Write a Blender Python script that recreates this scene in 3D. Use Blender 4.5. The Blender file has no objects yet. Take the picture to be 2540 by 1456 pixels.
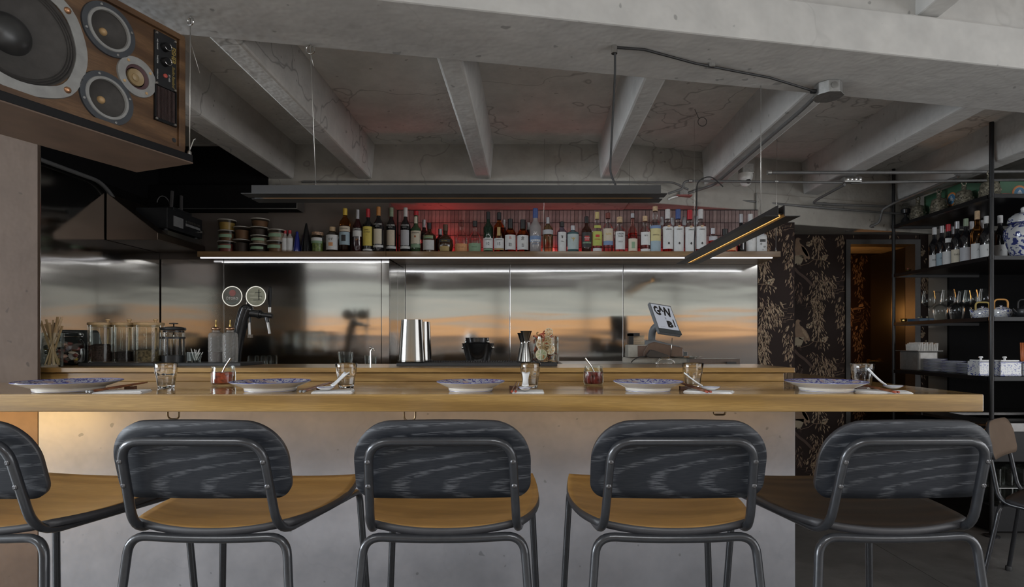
import bpy, bmesh, math, random
from mathutils import Vector, Matrix
random.seed(7)
S = bpy.context.scene
C = S.collection
PI = math.pi
# ---------------------------------------------------------------- camera, world, exposure
F, CX, CY, ZC = 1411.0, 1315.0, 850.0, 1.225      # focal length and vanishing point in photo pixels, eye height in metres
def at(px, py, Y): return Vector(((px - CX) * Y / F, Y, ZC - (py - CY) * Y / F))
def wx(px, Y): return (px - CX) * Y / F
def wz(py, Y): return ZC - (py - CY) * Y / F
cam_d = bpy.data.cameras.new('camera'); cam = bpy.data.objects.new('camera', cam_d); C.objects.link(cam)
cam.location = (0, 0, ZC); cam.rotation_euler = (PI / 2, 0, 0)
cam_d.sensor_width = 36; cam_d.lens = 36 * F / 2540; cam_d.clip_start = 0.02
cam_d.shift_x = -(CX - 1270) / 2540; cam_d.shift_y = (CY - 728) / 2540
S.camera = cam
w = bpy.data.worlds.new('world'); S.world = w; w.use_nodes = True
w.node_tree.nodes['Background'].inputs[0].default_value = (0.62, 0.68, 0.75, 1)
w.node_tree.nodes['Background'].inputs[1].default_value = 0.25
S.view_settings.view_transform = 'Standard'; S.view_settings.look = 'None'; S.view_settings.gamma = 1
S.view_settings.exposure = 0.22; S.view_settings.use_curve_mapping = False
S.cycles.use_denoising = True; S.cycles.max_bounces = 5; S.cycles.diffuse_bounces = 3; S.cycles.glossy_bounces = 3; S.cycles.transmission_bounces = 5; S.cycles.transparent_max_bounces = 10
S.cycles.use_auto_tile = False; S.cycles.time_limit = 1100
S.cycles.use_adaptive_sampling = True; S.cycles.adaptive_threshold = 0.12
S.cycles.caustics_reflective = False; S.cycles.caustics_refractive = False; S.cycles.sample_clamp_indirect = 4
DAY = 2.6        # daylight behind the frosted front windows
AMBER = 2.0      # added amber glow below those windows, for the steel's orange reflection
def area(name, loc, rot, sx, sy, power, col):
    d = bpy.data.lights.new(name, 'AREA'); d.shape = 'RECTANGLE'; d.size = sx; d.size_y = sy
    d.energy = power; d.color = col
    o = bpy.data.objects.new(name, d); C.objects.link(o); o.location = loc; o.rotation_euler = rot
    return o
def point(name, loc, power, col, r=0.03):
    d = bpy.data.lights.new(name, 'POINT'); d.energy = power; d.color = col; d.shadow_soft_size = r
    o = bpy.data.objects.new(name, d); C.objects.link(o); o.location = loc
    return o
# light of the place: window daylight, LED strips under bar top and bottle shelf, red lamps behind the bottles, corridor lamp; the ceiling fill is added
area('right_window_daylight', (5.86, -.8, 1.45), (0, PI / 2, 0), 2.3, 5.0, 120, (0.97, 0.98, 1.0))
area('left_window_daylight', (-7.12, -.3, 1.60), (0, -PI / 2, 0), 1.8, 4.4, 460, (0.86, 0.93, 1.0))
for _x in (-2.2, 0.6, 3.4): area('ceiling_fill_light', (_x, -1.10, 2.70), (0, 0, 0), 1.1, 1.1, 36, (0.96, 0.98, 1.0))  # added fill from above and behind the camera, no known lamps
area('bar_led_light', (-0.75, 2.33, 0.982), (math.radians(25), 0, 0), 3.9, 0.02, 3.3, (1.0, 0.55, 0.16))
area('bar_led_light_end', (-2.35, 2.30, .982), (math.radians(25), 0, 0), 0.9, 0.02, 4.5, (1.0, 0.60, 0.18))
area('shelf_led_light', (-0.25, 3.93, 1.800), (math.radians(12), 0, 0), 3.9, 0.012, 0.9, (0.93, 0.96, 1.0))
area('red_strip_light', (0.36, 4.205, 1.862), (math.radians(112), 0, 0), 2.5, 0.015, 1.2, (1.0, 0.03, 0.06))
point('red_lamp_light', (wx(1088, 4.16), 4.15, 1.955), 0.65, (1.0, 0.05, 0.05), 0.02)
point('red_lamp_light', (wx(1381, 4.16), 4.15, 1.895), 0.25, (1.0, 0.08, 0.05), 0.02)
point('corridor_light', (2.80, 5.30, 1.50), 5, (1.0, 0.42, 0.10), 0.08)

# ---------------------------------------------------------------- mesh helpers
class MB:
    def __init__(s): s.v = []; s.f = []; s.sm = []; s.mi = []
    def add(s, vs, fs, smooth=False, M=None, mi=0):
        b = len(s.v)
        s.v += [(M @ Vector(p)) if M is not None else Vector(p) for p in vs]
        for f in fs: s.f.append([b + i for i in f]); s.sm.append(smooth); s.mi.append(mi)
        return s
    def box(s, x0, x1, y0, y1, z0, z1, M=None, mi=0):
        v = [(x, y, z) for z in (z0, z1) for y in (y0, y1) for x in (x0, x1)]
        return s.add(v, [(0, 2, 3, 1), (4, 5, 7, 6), (0, 1, 5, 4), (2, 6, 7, 3), (0, 4, 6, 2), (1, 3, 7, 5)], False, M, mi)
    def lathe(s, prof, n=24, M=None, arc=None, smooth=True, mi=0, fac=None, cap=True):
        full = arc is None; a0, a1 = arc if arc else (0, 2 * PI)
        m = n if full else n + 1; v = []; f = []
        for r, z in prof:
            for i in range(m):
                a = a0 + (a1 - a0) * i / n
                rr = r * (fac(a, z) if fac else 1)
                v.append((rr * math.cos(a), rr * math.sin(a), z))
        for k in range(len(prof) - 1):
            for i in range(n):
                j = (i + 1) % m if full else i + 1
                f.append((k * m + i, k * m + j, (k + 1) * m + j, (k + 1) * m + i))
        s.add(v, f, smooth, M, mi)
        if full and cap:
            b = len(s.v) - len(v)
            if prof[0][0] > 1e-5: s.f.append([b + i for i in range(m)][::-1]); s.sm.append(False); s.mi.append(mi)
            if prof[-1][0] > 1e-5: s.f.append([b + (len(prof) - 1) * m + i for i in range(m)]); s.sm.append(False); s.mi.append(mi)
        return s
    def tube(s, pts, r, n=8, closed=False, mi=0, M=None):
        pts = [Vector(p) for p in pts]; k = len(pts); v = []; f = []
        rr = r if isinstance(r, (list, tuple)) else [r] * k
        up = None
        for i, p in enumerate(pts):
            a = pts[(i - 1) % k] if (closed or i > 0) else p
            b = pts[(i + 1) % k] if (closed or i < k - 1) else p
            t = (b - a)
            if t.length < 1e-9: t = Vector((0, 0, 1))
            t.normalize()
            if up is None:
                up = t.orthogonal().normalized()
            up = (up - t * up.dot(t))
            if up.length < 1e-6: up = t.orthogonal()
            up.normalize(); sd = t.cross(up)
            for j in range(n):
                c = 2 * PI * j / n
                v.append(p + (up * math.cos(c) + sd * math.sin(c)) * rr[i])
        for i in range(k if closed else k - 1):
            i2 = (i + 1) % k
            for j in range(n):
                j2 = (j + 1) % n
                f.append((i * n + j, i * n + j2, i2 * n + j2, i2 * n + j))
        s.add(v, f, True, M, mi)
        if not closed:
            b = len(s.v) - len(v)
            s.f.append([b + j for j in range(n)][::-1]); s.sm.append(False); s.mi.append(mi)
            s.f.append([b + (k - 1) * n + j for j in range(n)]); s.sm.append(False); s.mi.append(mi)
        return s
    def prism(s, poly, z0, z1, M=None, mi=0):
        n = len(poly); v = [(x, y, z0) for x, y in poly] + [(x, y, z1) for x, y in poly]
        f = [tuple(range(n))[::-1], tuple(range(n, 2 * n))] + [(i, (i + 1) % n, n + (i + 1) % n, n + i) for i in range(n)]
        return s.add(v, f, False, M, mi)
    def ball(s, c, r, n=12, sc=(1, 1, 1), M=None, mi=0):
        prof = [(max(math.sin(PI * i / (n // 2)), 0) , -math.cos(PI * i / (n // 2))) for i in range(n // 2 + 1)]
        T = Matrix.Translation(c) @ Matrix.Diagonal((r * sc[0], r * sc[1], r * sc[2], 1))
        return s.lathe(prof, n, (M @ T) if M is not None else T, mi=mi)
    def mesh(s, name, mats):
        me = bpy.data.meshes.new(name); me.from_pydata([tuple(p) for p in s.v], [], s.f)
        for m in mats: me.materials.append(m)
        me.polygons.foreach_set('use_smooth', s.sm); me.polygons.foreach_set('material_index', s.mi)
        bm = bmesh.new(); bm.from_mesh(me); bmesh.ops.remove_doubles(bm, verts=bm.verts, dist=1e-6)
        bmesh.ops.recalc_face_normals(bm, faces=bm.faces)
        for e in bm.edges:
            if len(e.link_faces) == 2 and (not (e.link_faces[0].smooth and e.link_faces[1].smooth) or e.calc_face_angle(0) > .75): e.smooth = False
        bm.to_mesh(me); bm.free()
        me.update(); return me
    def build(s, name, m, parent=None, loc=(0, 0, 0), rot=(0, 0, 0), bevel=0, solid=None, subsurf=0):
        mats = m if isinstance(m, (list, tuple)) else [m]
        o = bpy.data.objects.new(name, s.mesh(name, mats)); C.objects.link(o)
        o.location = loc; o.rotation_euler = rot
        if parent: o.parent = parent
        if solid:
            d = o.modifiers.new('solid', 'SOLIDIFY'); d.thickness = solid; d.offset = -1
            if len(mats) > 1: d.material_offset = 1 if solid > 0 else 0; d.material_offset_rim = 1
        if bevel:
            d = o.modifiers.new('bevel', 'BEVEL'); d.width = bevel; d.segments = 2; d.limit_method = 'ANGLE'
        if subsurf:
            d = o.modifiers.new('sub', 'SUBSURF'); d.levels = subsurf; d.render_levels = subsurf
        return o
def fillet(pts, rad, seg=6):
    pts = [Vector(p) for p in pts]; out = [pts[0]]
    rad = rad if isinstance(rad, (list, tuple)) else [rad] * (len(pts) - 2)
    for i in range(1, len(pts) - 1):
        a, b, c = pts[i - 1], pts[i], pts[i + 1]; r = rad[i - 1]
        u = (a - b).normalized(); v = (c - b).normalized()
        d = min(r, (a - b).length * .49, (c - b).length * .49)
        p, q = b + u * d, b + v * d
        for k in range(seg + 1):
            t = k / seg
            out.append(p * (1 - t) ** 2 + b * 2 * t * (1 - t) + q * t ** 2)
    return out + [pts[-1]]
def circle(c, r, n=20, axis='Z', a0=0, a1=2 * PI, closed=True):
    out = []
    for i in range(n if closed else n + 1):
        a = a0 + (a1 - a0) * i / n; x, y = r * math.cos(a), r * math.sin(a)
        out.append(Vector(c) + Vector({'Z': (x, y, 0), 'Y': (x, 0, y), 'X': (0, x, y)}[axis]))
    return out
def T(x, y, z): return Matrix.Translation((x, y, z))
def RX(a): return Matrix.Rotation(a, 4, 'X')
def RY(a): return Matrix.Rotation(a, 4, 'Y')
def RZ(a): return Matrix.Rotation(a, 4, 'Z')
def tag(o, label, cat, group=None, kind=None):
    o['label'] = label
    if cat: o['category'] = cat
    if group: o['group'] = group
    if kind: o['kind'] = kind
    return o
def thing(name, label, cat, loc=(0, 0, 0), rz=0, group=None, rot=None):
    o = bpy.data.objects.new(name, None); C.objects.link(o); o.empty_display_size = .05
    o.location = loc; o.rotation_euler = rot if rot else (0, 0, rz)
    return tag(o, label, cat, group)
def struct(name, mb, m, label=None, bevel=0):
    o = mb.build(name, m, bevel=bevel); o['kind'] = 'structure'
    if label: o['label'] = label
    return o
def dup(root, loc=None, rz=None, label=None, group=None):
    r = root.copy(); C.objects.link(r)
    if loc is not None: r.location = loc
    if rz is not None: r.rotation_euler = (0, 0, rz)
    if label: r['label'] = label
    if group: r['group'] = group
    for ch in list(root.children):
        c = ch.copy(); C.objects.link(c); c.parent = r
        for g in list(ch.children):
            d = g.copy(); C.objects.link(d); d.parent = c
    return r
def text(name, s, size, m, parent, M=None, cyl=None, z0=0, sx=1.0, bold=0.0, spacing=1.0, shear=0.0, line=1.0):
    cu = bpy.data.curves.new(name, 'FONT'); cu.body = s; cu.size = size; cu.align_x = 'CENTER'; cu.align_y = 'CENTER'
    cu.resolution_u = 2; cu.offset = bold; cu.space_character = spacing; cu.shear = shear; cu.space_line = line
    t = bpy.data.objects.new(name, cu); C.objects.link(t)
    me = bpy.data.meshes.new_from_object(t.evaluated_get(bpy.context.evaluated_depsgraph_get()))
    bpy.data.objects.remove(t); bpy.data.curves.remove(cu)
    for v in me.vertices:
        x, y = v.co.x * sx, v.co.y
        if cyl: v.co = (cyl * math.sin(x / cyl), -cyl * math.cos(x / cyl), y + z0)
        else: v.co = (x, y, 0)
        if M is not None: v.co = M @ v.co
    me.materials.clear(); me.materials.append(m); me.name = name
    o = bpy.data.objects.new(name, me); C.objects.link(o); o.parent = parent
    return o
UP = RX(PI / 2)                       # a flat XY print stood up to face the camera side (-Y)

# ---------------------------------------------------------------- materials
MATS = {}
def nodes(name):
    m = bpy.data.materials.new(name); m.use_nodes = True
    nt = m.node_tree; return m, nt, nt.nodes['Principled BSDF']
def N(nt, kind, **kw):
    n = nt.nodes.new(kind)
    for k, v in kw.items():
        if k in n.inputs: n.inputs[k].default_value = v
        else: setattr(n, k, v)
    return n
def coords(nt, scale=(1, 1, 1), kind='Object'):
    tc = N(nt, 'ShaderNodeTexCoord'); mp = N(nt, 'ShaderNodeMapping'); mp.inputs['Scale'].default_value = scale
    nt.links.new(tc.outputs[kind], mp.inputs[0]); return mp.outputs[0]
def ramp(nt, fac, stops):
    r = N(nt, 'ShaderNodeValToRGB'); e = r.color_ramp.elements
    while len(e) < len(stops): e.new(0.5)
    for i, (p, c) in enumerate(stops): e[i].position = p; e[i].color = tuple(c) + (1,) if len(c) == 3 else c
    nt.links.new(fac, r.inputs[0]); return r.outputs[0]
def mixc(nt, fac, a, b, mode='MIX'):
    x = N(nt, 'ShaderNodeMix', data_type='RGBA', blend_type=mode)
    for i, v in ((0, fac), (6, a), (7, b)):
        if hasattr(v, 'is_output'): nt.links.new(v, x.inputs[i])
        else: x.inputs[i].default_value = v if i == 0 else (tuple(v) + (1,) if len(v) == 3 else v)
    return x.outputs[2]
def bump(nt, p, h, strength=.2, dist=.01):
    b = N(nt, 'ShaderNodeBump'); b.inputs['Strength'].default_value = strength; b.inputs['Distance'].default_value = dist
    nt.links.new(h, b.inputs['Height']); nt.links.new(b.outputs[0], p.inputs['Normal'])
def noise(nt, vec, scale, detail=3, rough=.55, dist=0):
    n = N(nt, 'ShaderNodeTexNoise'); n.inputs['Scale'].default_value = scale; n.inputs['Detail'].default_value = detail
    n.inputs['Roughness'].default_value = rough; n.inputs['Distortion'].default_value = dist
    nt.links.new(vec, n.inputs['Vector']); return n.outputs['Fac']
def plain(name, col, rough=.5, metal=0, var=.12, vs=30, coat=0, spec=.5, bp=0):
    if name in MATS: return MATS[name]
    m, nt, p = nodes(name)
    v = coords(nt); n = noise(nt, v, vs, 3)
    d = tuple(max(c * (1 - var), 0) for c in col); l = tuple(min(c * (1 + var), 1) for c in col)
    nt.links.new(ramp(nt, n, [(.3, d), (.7, l)]), p.inputs['Base Color'])
    p.inputs['Roughness'].default_value = rough; p.inputs['Metallic'].default_value = metal
    p.inputs['Coat Weight'].default_value = coat; p.inputs['Specular IOR Level'].default_value = spec
    if bp: bump(nt, p, n, bp, .003)
    MATS[name] = m; return m
def concrete(name, c1, c2, scale=1.0, crack=.35, rough=.85, bp=.25, spec=.3):
    m, nt, p = nodes(name); v = coords(nt)
    big = noise(nt, v, 1.3 * scale, 3, .6); mid = noise(nt, v, 7 * scale, 3, .65)
    col = ramp(nt, big, [(.32, c1), (.68, c2)])
    col = mixc(nt, ramp(nt, mid, [(.35, (0, 0, 0)), (.75, (.55, .55, .55))]), col, tuple(c * .72 for c in c1))
    vor = N(nt, 'ShaderNodeTexVoronoi', feature='DISTANCE_TO_EDGE'); vor.inputs['Scale'].default_value = 1.15 * scale
    wv = N(nt, 'ShaderNodeVectorMath', operation='ADD')
    nz = N(nt, 'ShaderNodeTexNoise'); nz.inputs['Scale'].default_value = 2.2; nz.inputs['Detail'].default_value = 3; nt.links.new(v, nz.inputs['Vector'])
    nt.links.new(v, wv.inputs[0]); nt.links.new(nz.outputs['Color'], wv.inputs[1]); nt.links.new(wv.outputs[0], vor.inputs['Vector'])
    cr = ramp(nt, vor.outputs['Distance'], [(0.0, (crack,) * 3), (.012, (0, 0, 0))])
    col = mixc(nt, cr, col, tuple(c * .3 for c in c1))
    pits = noise(nt, v, 24 * scale, 1)
    col = mixc(nt, ramp(nt, pits, [(.735, (0, 0, 0)), (.76, (.55, .55, .55))]), col, tuple(c * .35 for c in c1))
    nt.links.new(col, p.inputs['Base Color']); p.inputs['Roughness'].default_value = rough
    p.inputs['Specular IOR Level'].default_value = spec
    bump(nt, p, noise(nt, v, 16 * scale, 2, .7), bp, .02)
    MATS[name] = m; return m
def wood(name, c1, c2, c3, sc=(1.2, 14, 14), rough=.35, coat=0, rings=3.5, dist=6, bp=.08, crough=.08):
    m, nt, p = nodes(name); v = coords(nt, sc)
    n1 = noise(nt, v, 1.0, 4, .6, .6); n2 = noise(nt, coords(nt, tuple(x * 7 for x in sc)), 2.0, 2)
    wv = N(nt, 'ShaderNodeTexWave', wave_type='BANDS', bands_direction='DIAGONAL'); wv.inputs['Scale'].default_value = rings * .12
    wv.inputs['Distortion'].default_value = dist; wv.inputs['Detail'].default_value = 3; wv.inputs['Detail Scale'].default_value = .9
    nt.links.new(v, wv.inputs['Vector'])
    col = ramp(nt, wv.outputs['Fac'], [(.1, c1), (.55, c2), (.95, c3)])
    col = mixc(nt, ramp(nt, n1, [(.3, (.55,) * 3), (.7, (0, 0, 0))]), col, c1)
    col = mixc(nt, ramp(nt, n2, [(.45, (.28,) * 3), (.6, (0, 0, 0))]), col, tuple(c * .55 for c in c1))
    nt.links.new(col, p.inputs['Base Color']); p.inputs['Roughness'].default_value = rough
    p.inputs['Coat Weight'].default_value = coat; p.inputs['Coat Roughness'].default_value = crough
    if bp: bump(nt, p, n2, bp, .002)
    MATS[name] = m; return m
def veneer(name, base, streak, rough=.5):
    m, nt, p = nodes(name)
    tc = N(nt, 'ShaderNodeTexCoord'); oi = N(nt, 'ShaderNodeObjectInfo'); mp = N(nt, 'ShaderNodeMapping')
    ad = N(nt, 'ShaderNodeVectorMath', operation='MULTIPLY_ADD'); ad.inputs[1].default_value = (1, 1, 1)
    sc = N(nt, 'ShaderNodeVectorMath', operation='SCALE'); sc.inputs['Scale'].default_value = 1.0
    cmb = N(nt, 'ShaderNodeCombineXYZ')
    for i, k in enumerate((.30, 0, .10)):
        mm = N(nt, 'ShaderNodeMath', operation='MULTIPLY'); mm.inputs[1].default_value = k
        nt.links.new(oi.outputs['Random'], mm.inputs[0]); nt.links.new(mm.outputs[0], cmb.inputs[i])
    nt.links.new(tc.outputs['Object'], ad.inputs[0]); nt.links.new(cmb.outputs[0], ad.inputs[2])
    mp.inputs['Scale'].default_value = (3.0, 1, 15); mp.inputs['Location'].default_value = (-1.5, 0, -14.4); nt.links.new(ad.outputs[0], mp.inputs[0])
    wv = N(nt, 'ShaderNodeTexWave', wave_type='RINGS', rings_direction='Y'); wv.inputs['Scale'].default_value = .95
    wv.inputs['Distortion'].default_value = 3.0; wv.inputs['Detail'].default_value = 2; wv.inputs['Detail Scale'].default_value = 1.2
    nt.links.new(mp.outputs[0], wv.inputs['Vector'])
    mp2 = N(nt, 'ShaderNodeMapping'); mp2.inputs['Scale'].default_value = (34, 30, 420); nt.links.new(tc.outputs['Object'], mp2.inputs[0])
    fine = noise(nt, mp2.outputs[0], 1.0, 2)
    a = ramp(nt, wv.outputs['Fac'], [(.66, (0.10,) * 3), (.95, (1, 1, 1))]); b = ramp(nt, fine, [(.42, (0, 0, 0)), (.58, (1, 1, 1))])
    k = mixc(nt, 1.0, a, b, 'MULTIPLY')
    p.inputs['Specular IOR Level'].default_value = .32; nt.links.new(mixc(nt, k, base, streak), p.inputs['Base Color']); p.inputs['Roughness'].default_value = rough
    bump(nt, p, k, .12, .002); MATS[name] = m; return m
def steel(name, col=(.50, .49, .475), rough=.105, wav=.022, ws=(.7, .7, 5.0)):
    m, nt, p = nodes(name)
    wavy = noise(nt, coords(nt, ws), 1.0, 2, .45, .3); br = noise(nt, coords(nt, (900, 900, 6)), 1.0, 1)
    nt.links.new(ramp(nt, br, [(.3, tuple(c * .96 for c in col)), (.7, col)]), p.inputs['Base Color'])
    p.inputs['Metallic'].default_value = 1; p.inputs['Roughness'].default_value = rough
    bump(nt, p, wavy, wav, .12); MATS[name] = m; return m
def thin(name, tint=(.95, .97, .96), rough=.02, gl=.9, haze=0):
    m, nt, p = nodes(name); nt.nodes.remove(p); out = nt.nodes['Material Output']
    tr = N(nt, 'ShaderNodeBsdfTransparent'); tr.inputs[0].default_value = tuple(tint) + (1,)
    g = N(nt, 'ShaderNodeBsdfGlossy'); g.inputs['Roughness'].default_value = rough; g.inputs[0].default_value = (gl, gl, gl, 1)
    fr = N(nt, 'ShaderNodeFresnel'); fr.inputs[0].default_value = 1.36
    rp = ramp(nt, fr.outputs[0], [(0.0, (.0,) * 3), (1.0, (.5,) * 3)])
    mx = N(nt, 'ShaderNodeMixShader'); nt.links.new(rp, mx.inputs[0]); nt.links.new(tr.outputs[0], mx.inputs[1]); nt.links.new(g.outputs[0], mx.inputs[2])
    res = mx.outputs[0]
    if haze:
        df = N(nt, 'ShaderNodeBsdfDiffuse'); df.inputs[0].default_value = (.55, .54, .52, 1)
        m2 = N(nt, 'ShaderNodeMixShader'); m2.inputs[0].default_value = haze; nt.links.new(res, m2.inputs[1]); nt.links.new(df.outputs[0], m2.inputs[2]); res = m2.outputs[0]
    nt.links.new(res, out.inputs[0]); MATS[name] = m; return m
def glass(name, col=(1, 1, 1), rough=0, ior=1.48):
    m, nt, p = nodes(name); p.inputs['Base Color'].default_value = tuple(col) + (1,); p.inputs['Roughness'].default_value = rough
    p.inputs['Transmission Weight'].default_value = 1; p.inputs['IOR'].default_value = ior; MATS[name] = m; return m
def emit(name, col, st):
    m, nt, p = nodes(name); p.inputs['Base Color'].default_value = (0, 0, 0, 1)
    p.inputs['Emission Color'].default_value = tuple(col) + (1,); p.inputs['Emission Strength'].default_value = st
    if 'daylight' not in name: m.cycles.emission_sampling = 'NONE'
    MATS[name] = m; return m
def china(name, white=(.56, .57, .58), blue=(.05, .07, .26), sc=62, thr=.57, warm=None):
    m, nt, p = nodes(name); v = coords(nt)
    n = noise(nt, v, sc, 2, .5, 1.6); k = ramp(nt, n, [(thr - .02, (0, 0, 0)), (thr + .02, (1, 1, 1))])
    col = mixc(nt, k, white, blue)
    if warm:
        n2 = noise(nt, v, sc * .45, 1); col = mixc(nt, ramp(nt, n2, [(.58, (0, 0, 0)), (.62, (.7,) * 3)]), col, warm)
    nt.links.new(col, p.inputs['Base Color']); p.inputs['Roughness'].default_value = .12; p.inputs['Coat Weight'].default_value = .4
    MATS[name] = m; return m

ceil_m = concrete('ceiling_concrete', (.50, .48, .45), (.62, .605, .58), 1.0, .6)
slab_m = concrete('slab_concrete', (.68, .665, .63), (.80, .785, .75), 1.0, .6)
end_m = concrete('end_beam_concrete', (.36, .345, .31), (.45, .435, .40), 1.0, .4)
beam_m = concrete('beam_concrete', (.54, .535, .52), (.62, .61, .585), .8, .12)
pillar_m = concrete('pillar_plaster', (.092, .064, .048), (.125, .09, .068), .9, .05, .8, .12)
panel_m = concrete('bar_plaster', (.20, .21, .235), (.27, .275, .30), .9, .06, .55, .08, .5)
floor_bounce = concrete('bounce_floor', (.52, .51, .49), (.62, .61, .59), 1.4, .1, .5, .06, .4)  # paler unseen slabs, added to bounce light up to the beam and ribs
floor_m = concrete('floor_concrete', (.10, .098, .095), (.165, .16, .155), 1.4, .1, .32, .06, .5)
black_wall = plain('black_paint', (.006, .006, .0065), .75, 0, .1, 30, 0, .12)
black_gloss = plain('black_lacquer', (.008, .008, .009), .4, 0, .1, 30, 0, .25)
black_metal = plain('black_steel', (.014, .0145, .016), .42, .0, .1, 40, .08, .35)
lamp_metal = plain('lamp_metal', (.017, .017, .0175), .45, .1)
tube_m = plain('stool_tube', (.030, .032, .037), .30, .35, .12, 60, .3)
oak_bar = wood('oak_bar', (.25, .145, .045), (.375, .226, .068), (.43, .268, .09), (.9, 9, 22), .30, .9, 3.2, 7, .04)
oak_step = wood('oak_ledge', (.24, .135, .042), (.36, .215, .068), (.42, .26, .09), (.9, 9, 16), .30, .5, 4.5, 9, .05, .15)
oak_shelf = wood('oak_shelf', (.15, .085, .035), (.23, .14, .06), (.28, .17, .075), (.9, 9, 16), .45, .2, 3.5, 6, .05)
seat_oak = wood('seat_oak', (.235, .122, .034), (.29, .157, .046), (.335, .188, .060), (1.6, 13, 9), .36, .2, 5.0, 11, .06, .25)
seat_dark = wood('seat_dark', (.011, .007, .005), (.020, .011, .007), (.034, .019, .011), (2.0, 16, 10), .5, .0, 4.5, 6, .06, .2)
veneer_m = veneer('black_veneer', (.013, .0155, .021), (.075, .08, .09))
edge_m = plain('black_edge', (.03, .03, .034), .45)
walnut = wood('walnut', (.085, .042, .018), (.14, .072, .031), (.18, .096, .043), (2.5, 2.5, 15), .42, .15, 4, 6, .04)
brown_ply = plain('brown_board', (.13, .085, .06), .5, 0, .2, 8)
brown_back = plain('brown_backrest', (.16, .115, .085), .35, 0, .1, 12)
steel_m = steel('wall_steel'); steel_plain = plain('bright_steel', (.62, .61, .59), .16, 1, .04)
steel_dull = plain('dull_steel', (.42, .42, .41), .34, 1, .06); galv = plain('galvanised', (.42, .42, .41), .42, .85, .15, 60)
conduit_m = plain('conduit_grey', (.15, .15, .148), .55, .3, .1, 40); wire_m = plain('wire', (.6, .59, .56), .35, .8)
black_rubber = plain('black_rubber', (.02, .02, .021), .6); white_plastic = plain('white_plastic', (.72, .72, .70), .4)
clear = thin('clear_glass'); clear_grey = thin('ribbed_glass', (.84, .86, .85)); hazy = thin('cut_glass', (.85, .85, .84), .05, .9, .22); frost = plain('frosted_plastic', (.40, .36, .32), .5)
tum = glass('tumbler_glass'); cream = plain('cream_ceramic', (.72, .70, .65), .2, 0, .04, 30, .4)
white_cer = plain('white_ceramic', (.78, .79, .80), .14, 0, .03, 30, .5); napkin_m = plain('paper_napkin', (.80, .80, .80), .8, 0, .04, 60)
blue_plate = china('plate_blue', (.44, .44, .50), (.07, .07, .24), 62, .52, (.50, .36, .30)); blue_china = china('blue_china')
stick_m = wood('chopstick_wood', (.16, .055, .025), (.26, .10, .04), (.32, .13, .05), (8, 30, 30), .35, .3)
bamboo = plain('bamboo', (.55, .38, .20), .5, 0, .15, 25); cork = plain('cork', (.50, .36, .22), .8, 0, .25, 60)
brass = plain('brass', (.55, .38, .13), .28, 1, .08); paper = plain('paper', (.66, .64, .60), .7)
ink = plain('black_ink', (.02, .02, .02), .6); gold_ink = plain('gold_ink', (.50, .36, .10), .4, .6); white_ink = plain('white_ink', (.72, .72, .70), .6)
# ================================================================= THE ROOM
# floor of large slabs
mb = MB().box(-7.3, 6.0, -3.7, 6.6, -.12, -.004)
floor = struct('floor', mb, plain('floor_joint', (.03, .03, .03), .8), 'dark polished concrete floor with thin joints')
fs = MB().box(0, 1.296, 0, 1.296, -.02, 0).mesh('floor_slab', [floor_m]); fs2 = fs.copy(); fs2.materials.clear(); fs2.materials.append(floor_bounce)
k = 0
for i in range(10):
    for j in range(8):
        o = bpy.data.objects.new('floor_slab', fs if j > 2 else fs2); C.objects.link(o); o.parent = floor
        o.location = (-7.0 + i * 1.30, -3.7 + j * 1.30, 0)
# ceiling: slab, ribs, skewed main beam, end beam over the back wall
def ynear(X): return 1.995 + .187 * X
def yfar(X): return 2.375 + .192 * X
ZB, ZS = 2.373, 2.62
mb = MB().prism([(-7.3, yfar(-7.3) - .1), (6, yfar(6) - .1), (6, 6.6), (-7.3, 6.6)], ZS, ZS + .15)
mb.prism([(-7.3, -3.7), (6, -3.7), (6, ynear(6) + .1), (-7.3, ynear(-7.3) + .1)], 2.78, 2.93)
ceiling = struct('ceiling', mb, slab_m, 'grey cracked concrete ceiling slab between ribs')
def cpart(name, mb, m, bevel=0):
    o = mb.build(name, m, ceiling, bevel=bevel); return o
mb = MB().prism([(-7.3, ynear(-7.3)), (6, ynear(6)), (6, yfar(6)), (-7.3, yfar(-7.3))], ZB, 2.545)
mb.prism([(-7.3, ynear(-7.3) + .03), (6, ynear(6) + .03), (6, yfar(6)), (-7.3, yfar(-7.3))], 2.545, 2.93)
cpart('main_beam', mb, beam_m, .008)
RIBS = [(-1.834, -1.664, 4.02), (-1.216, -1.112, 4.02), (-.380, -.277, 4.02), (.495, .597, 4.02), (1.275, 1.40, 4.26), (2.12, 2.255, 4.50), (2.96, 3.09, 4.72), (3.85, 3.98, 4.9)]
def endy(X): return 4.0 if X < .7 else 4.0 + (X - .7) * .2875
for a, b, e in RIBS:
    y0 = yfar(a) - .03; mb = MB()
    t = .022
    for yy0, yy1 in ((y0, e),):
        zr_ = ZB + .004; v = [(a, yy0, zr_), (b, yy0, zr_), (b + t, yy0, ZS + .02), (a - t, yy0, ZS + .02), (a, yy1, zr_), (b, yy1, zr_), (b + t, yy1, ZS + .02), (a - t, yy1, ZS + .02)]
        mb.add(v, [(0, 1, 2, 3), (7, 6, 5, 4), (0, 4, 5, 1), (1, 5, 6, 2), (2, 6, 7, 3), (3, 7, 4, 0)])
    cpart('rib', mb, ceil_m if a < -.5 else beam_m, .012)
for a in (-1.6, .0, 1.57, 3.2):
    cpart('rib', MB().box(a, a + .10, -3.6, ynear(a) + .04, 2.553, 2.80), beam_m, .008)
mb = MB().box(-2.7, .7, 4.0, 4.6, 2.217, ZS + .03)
mb.prism([(.7, 4.0), (1.70, endy(1.70)), (1.70, 4.75), (.7, 4.6)], 2.22, ZS + .03)
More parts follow.
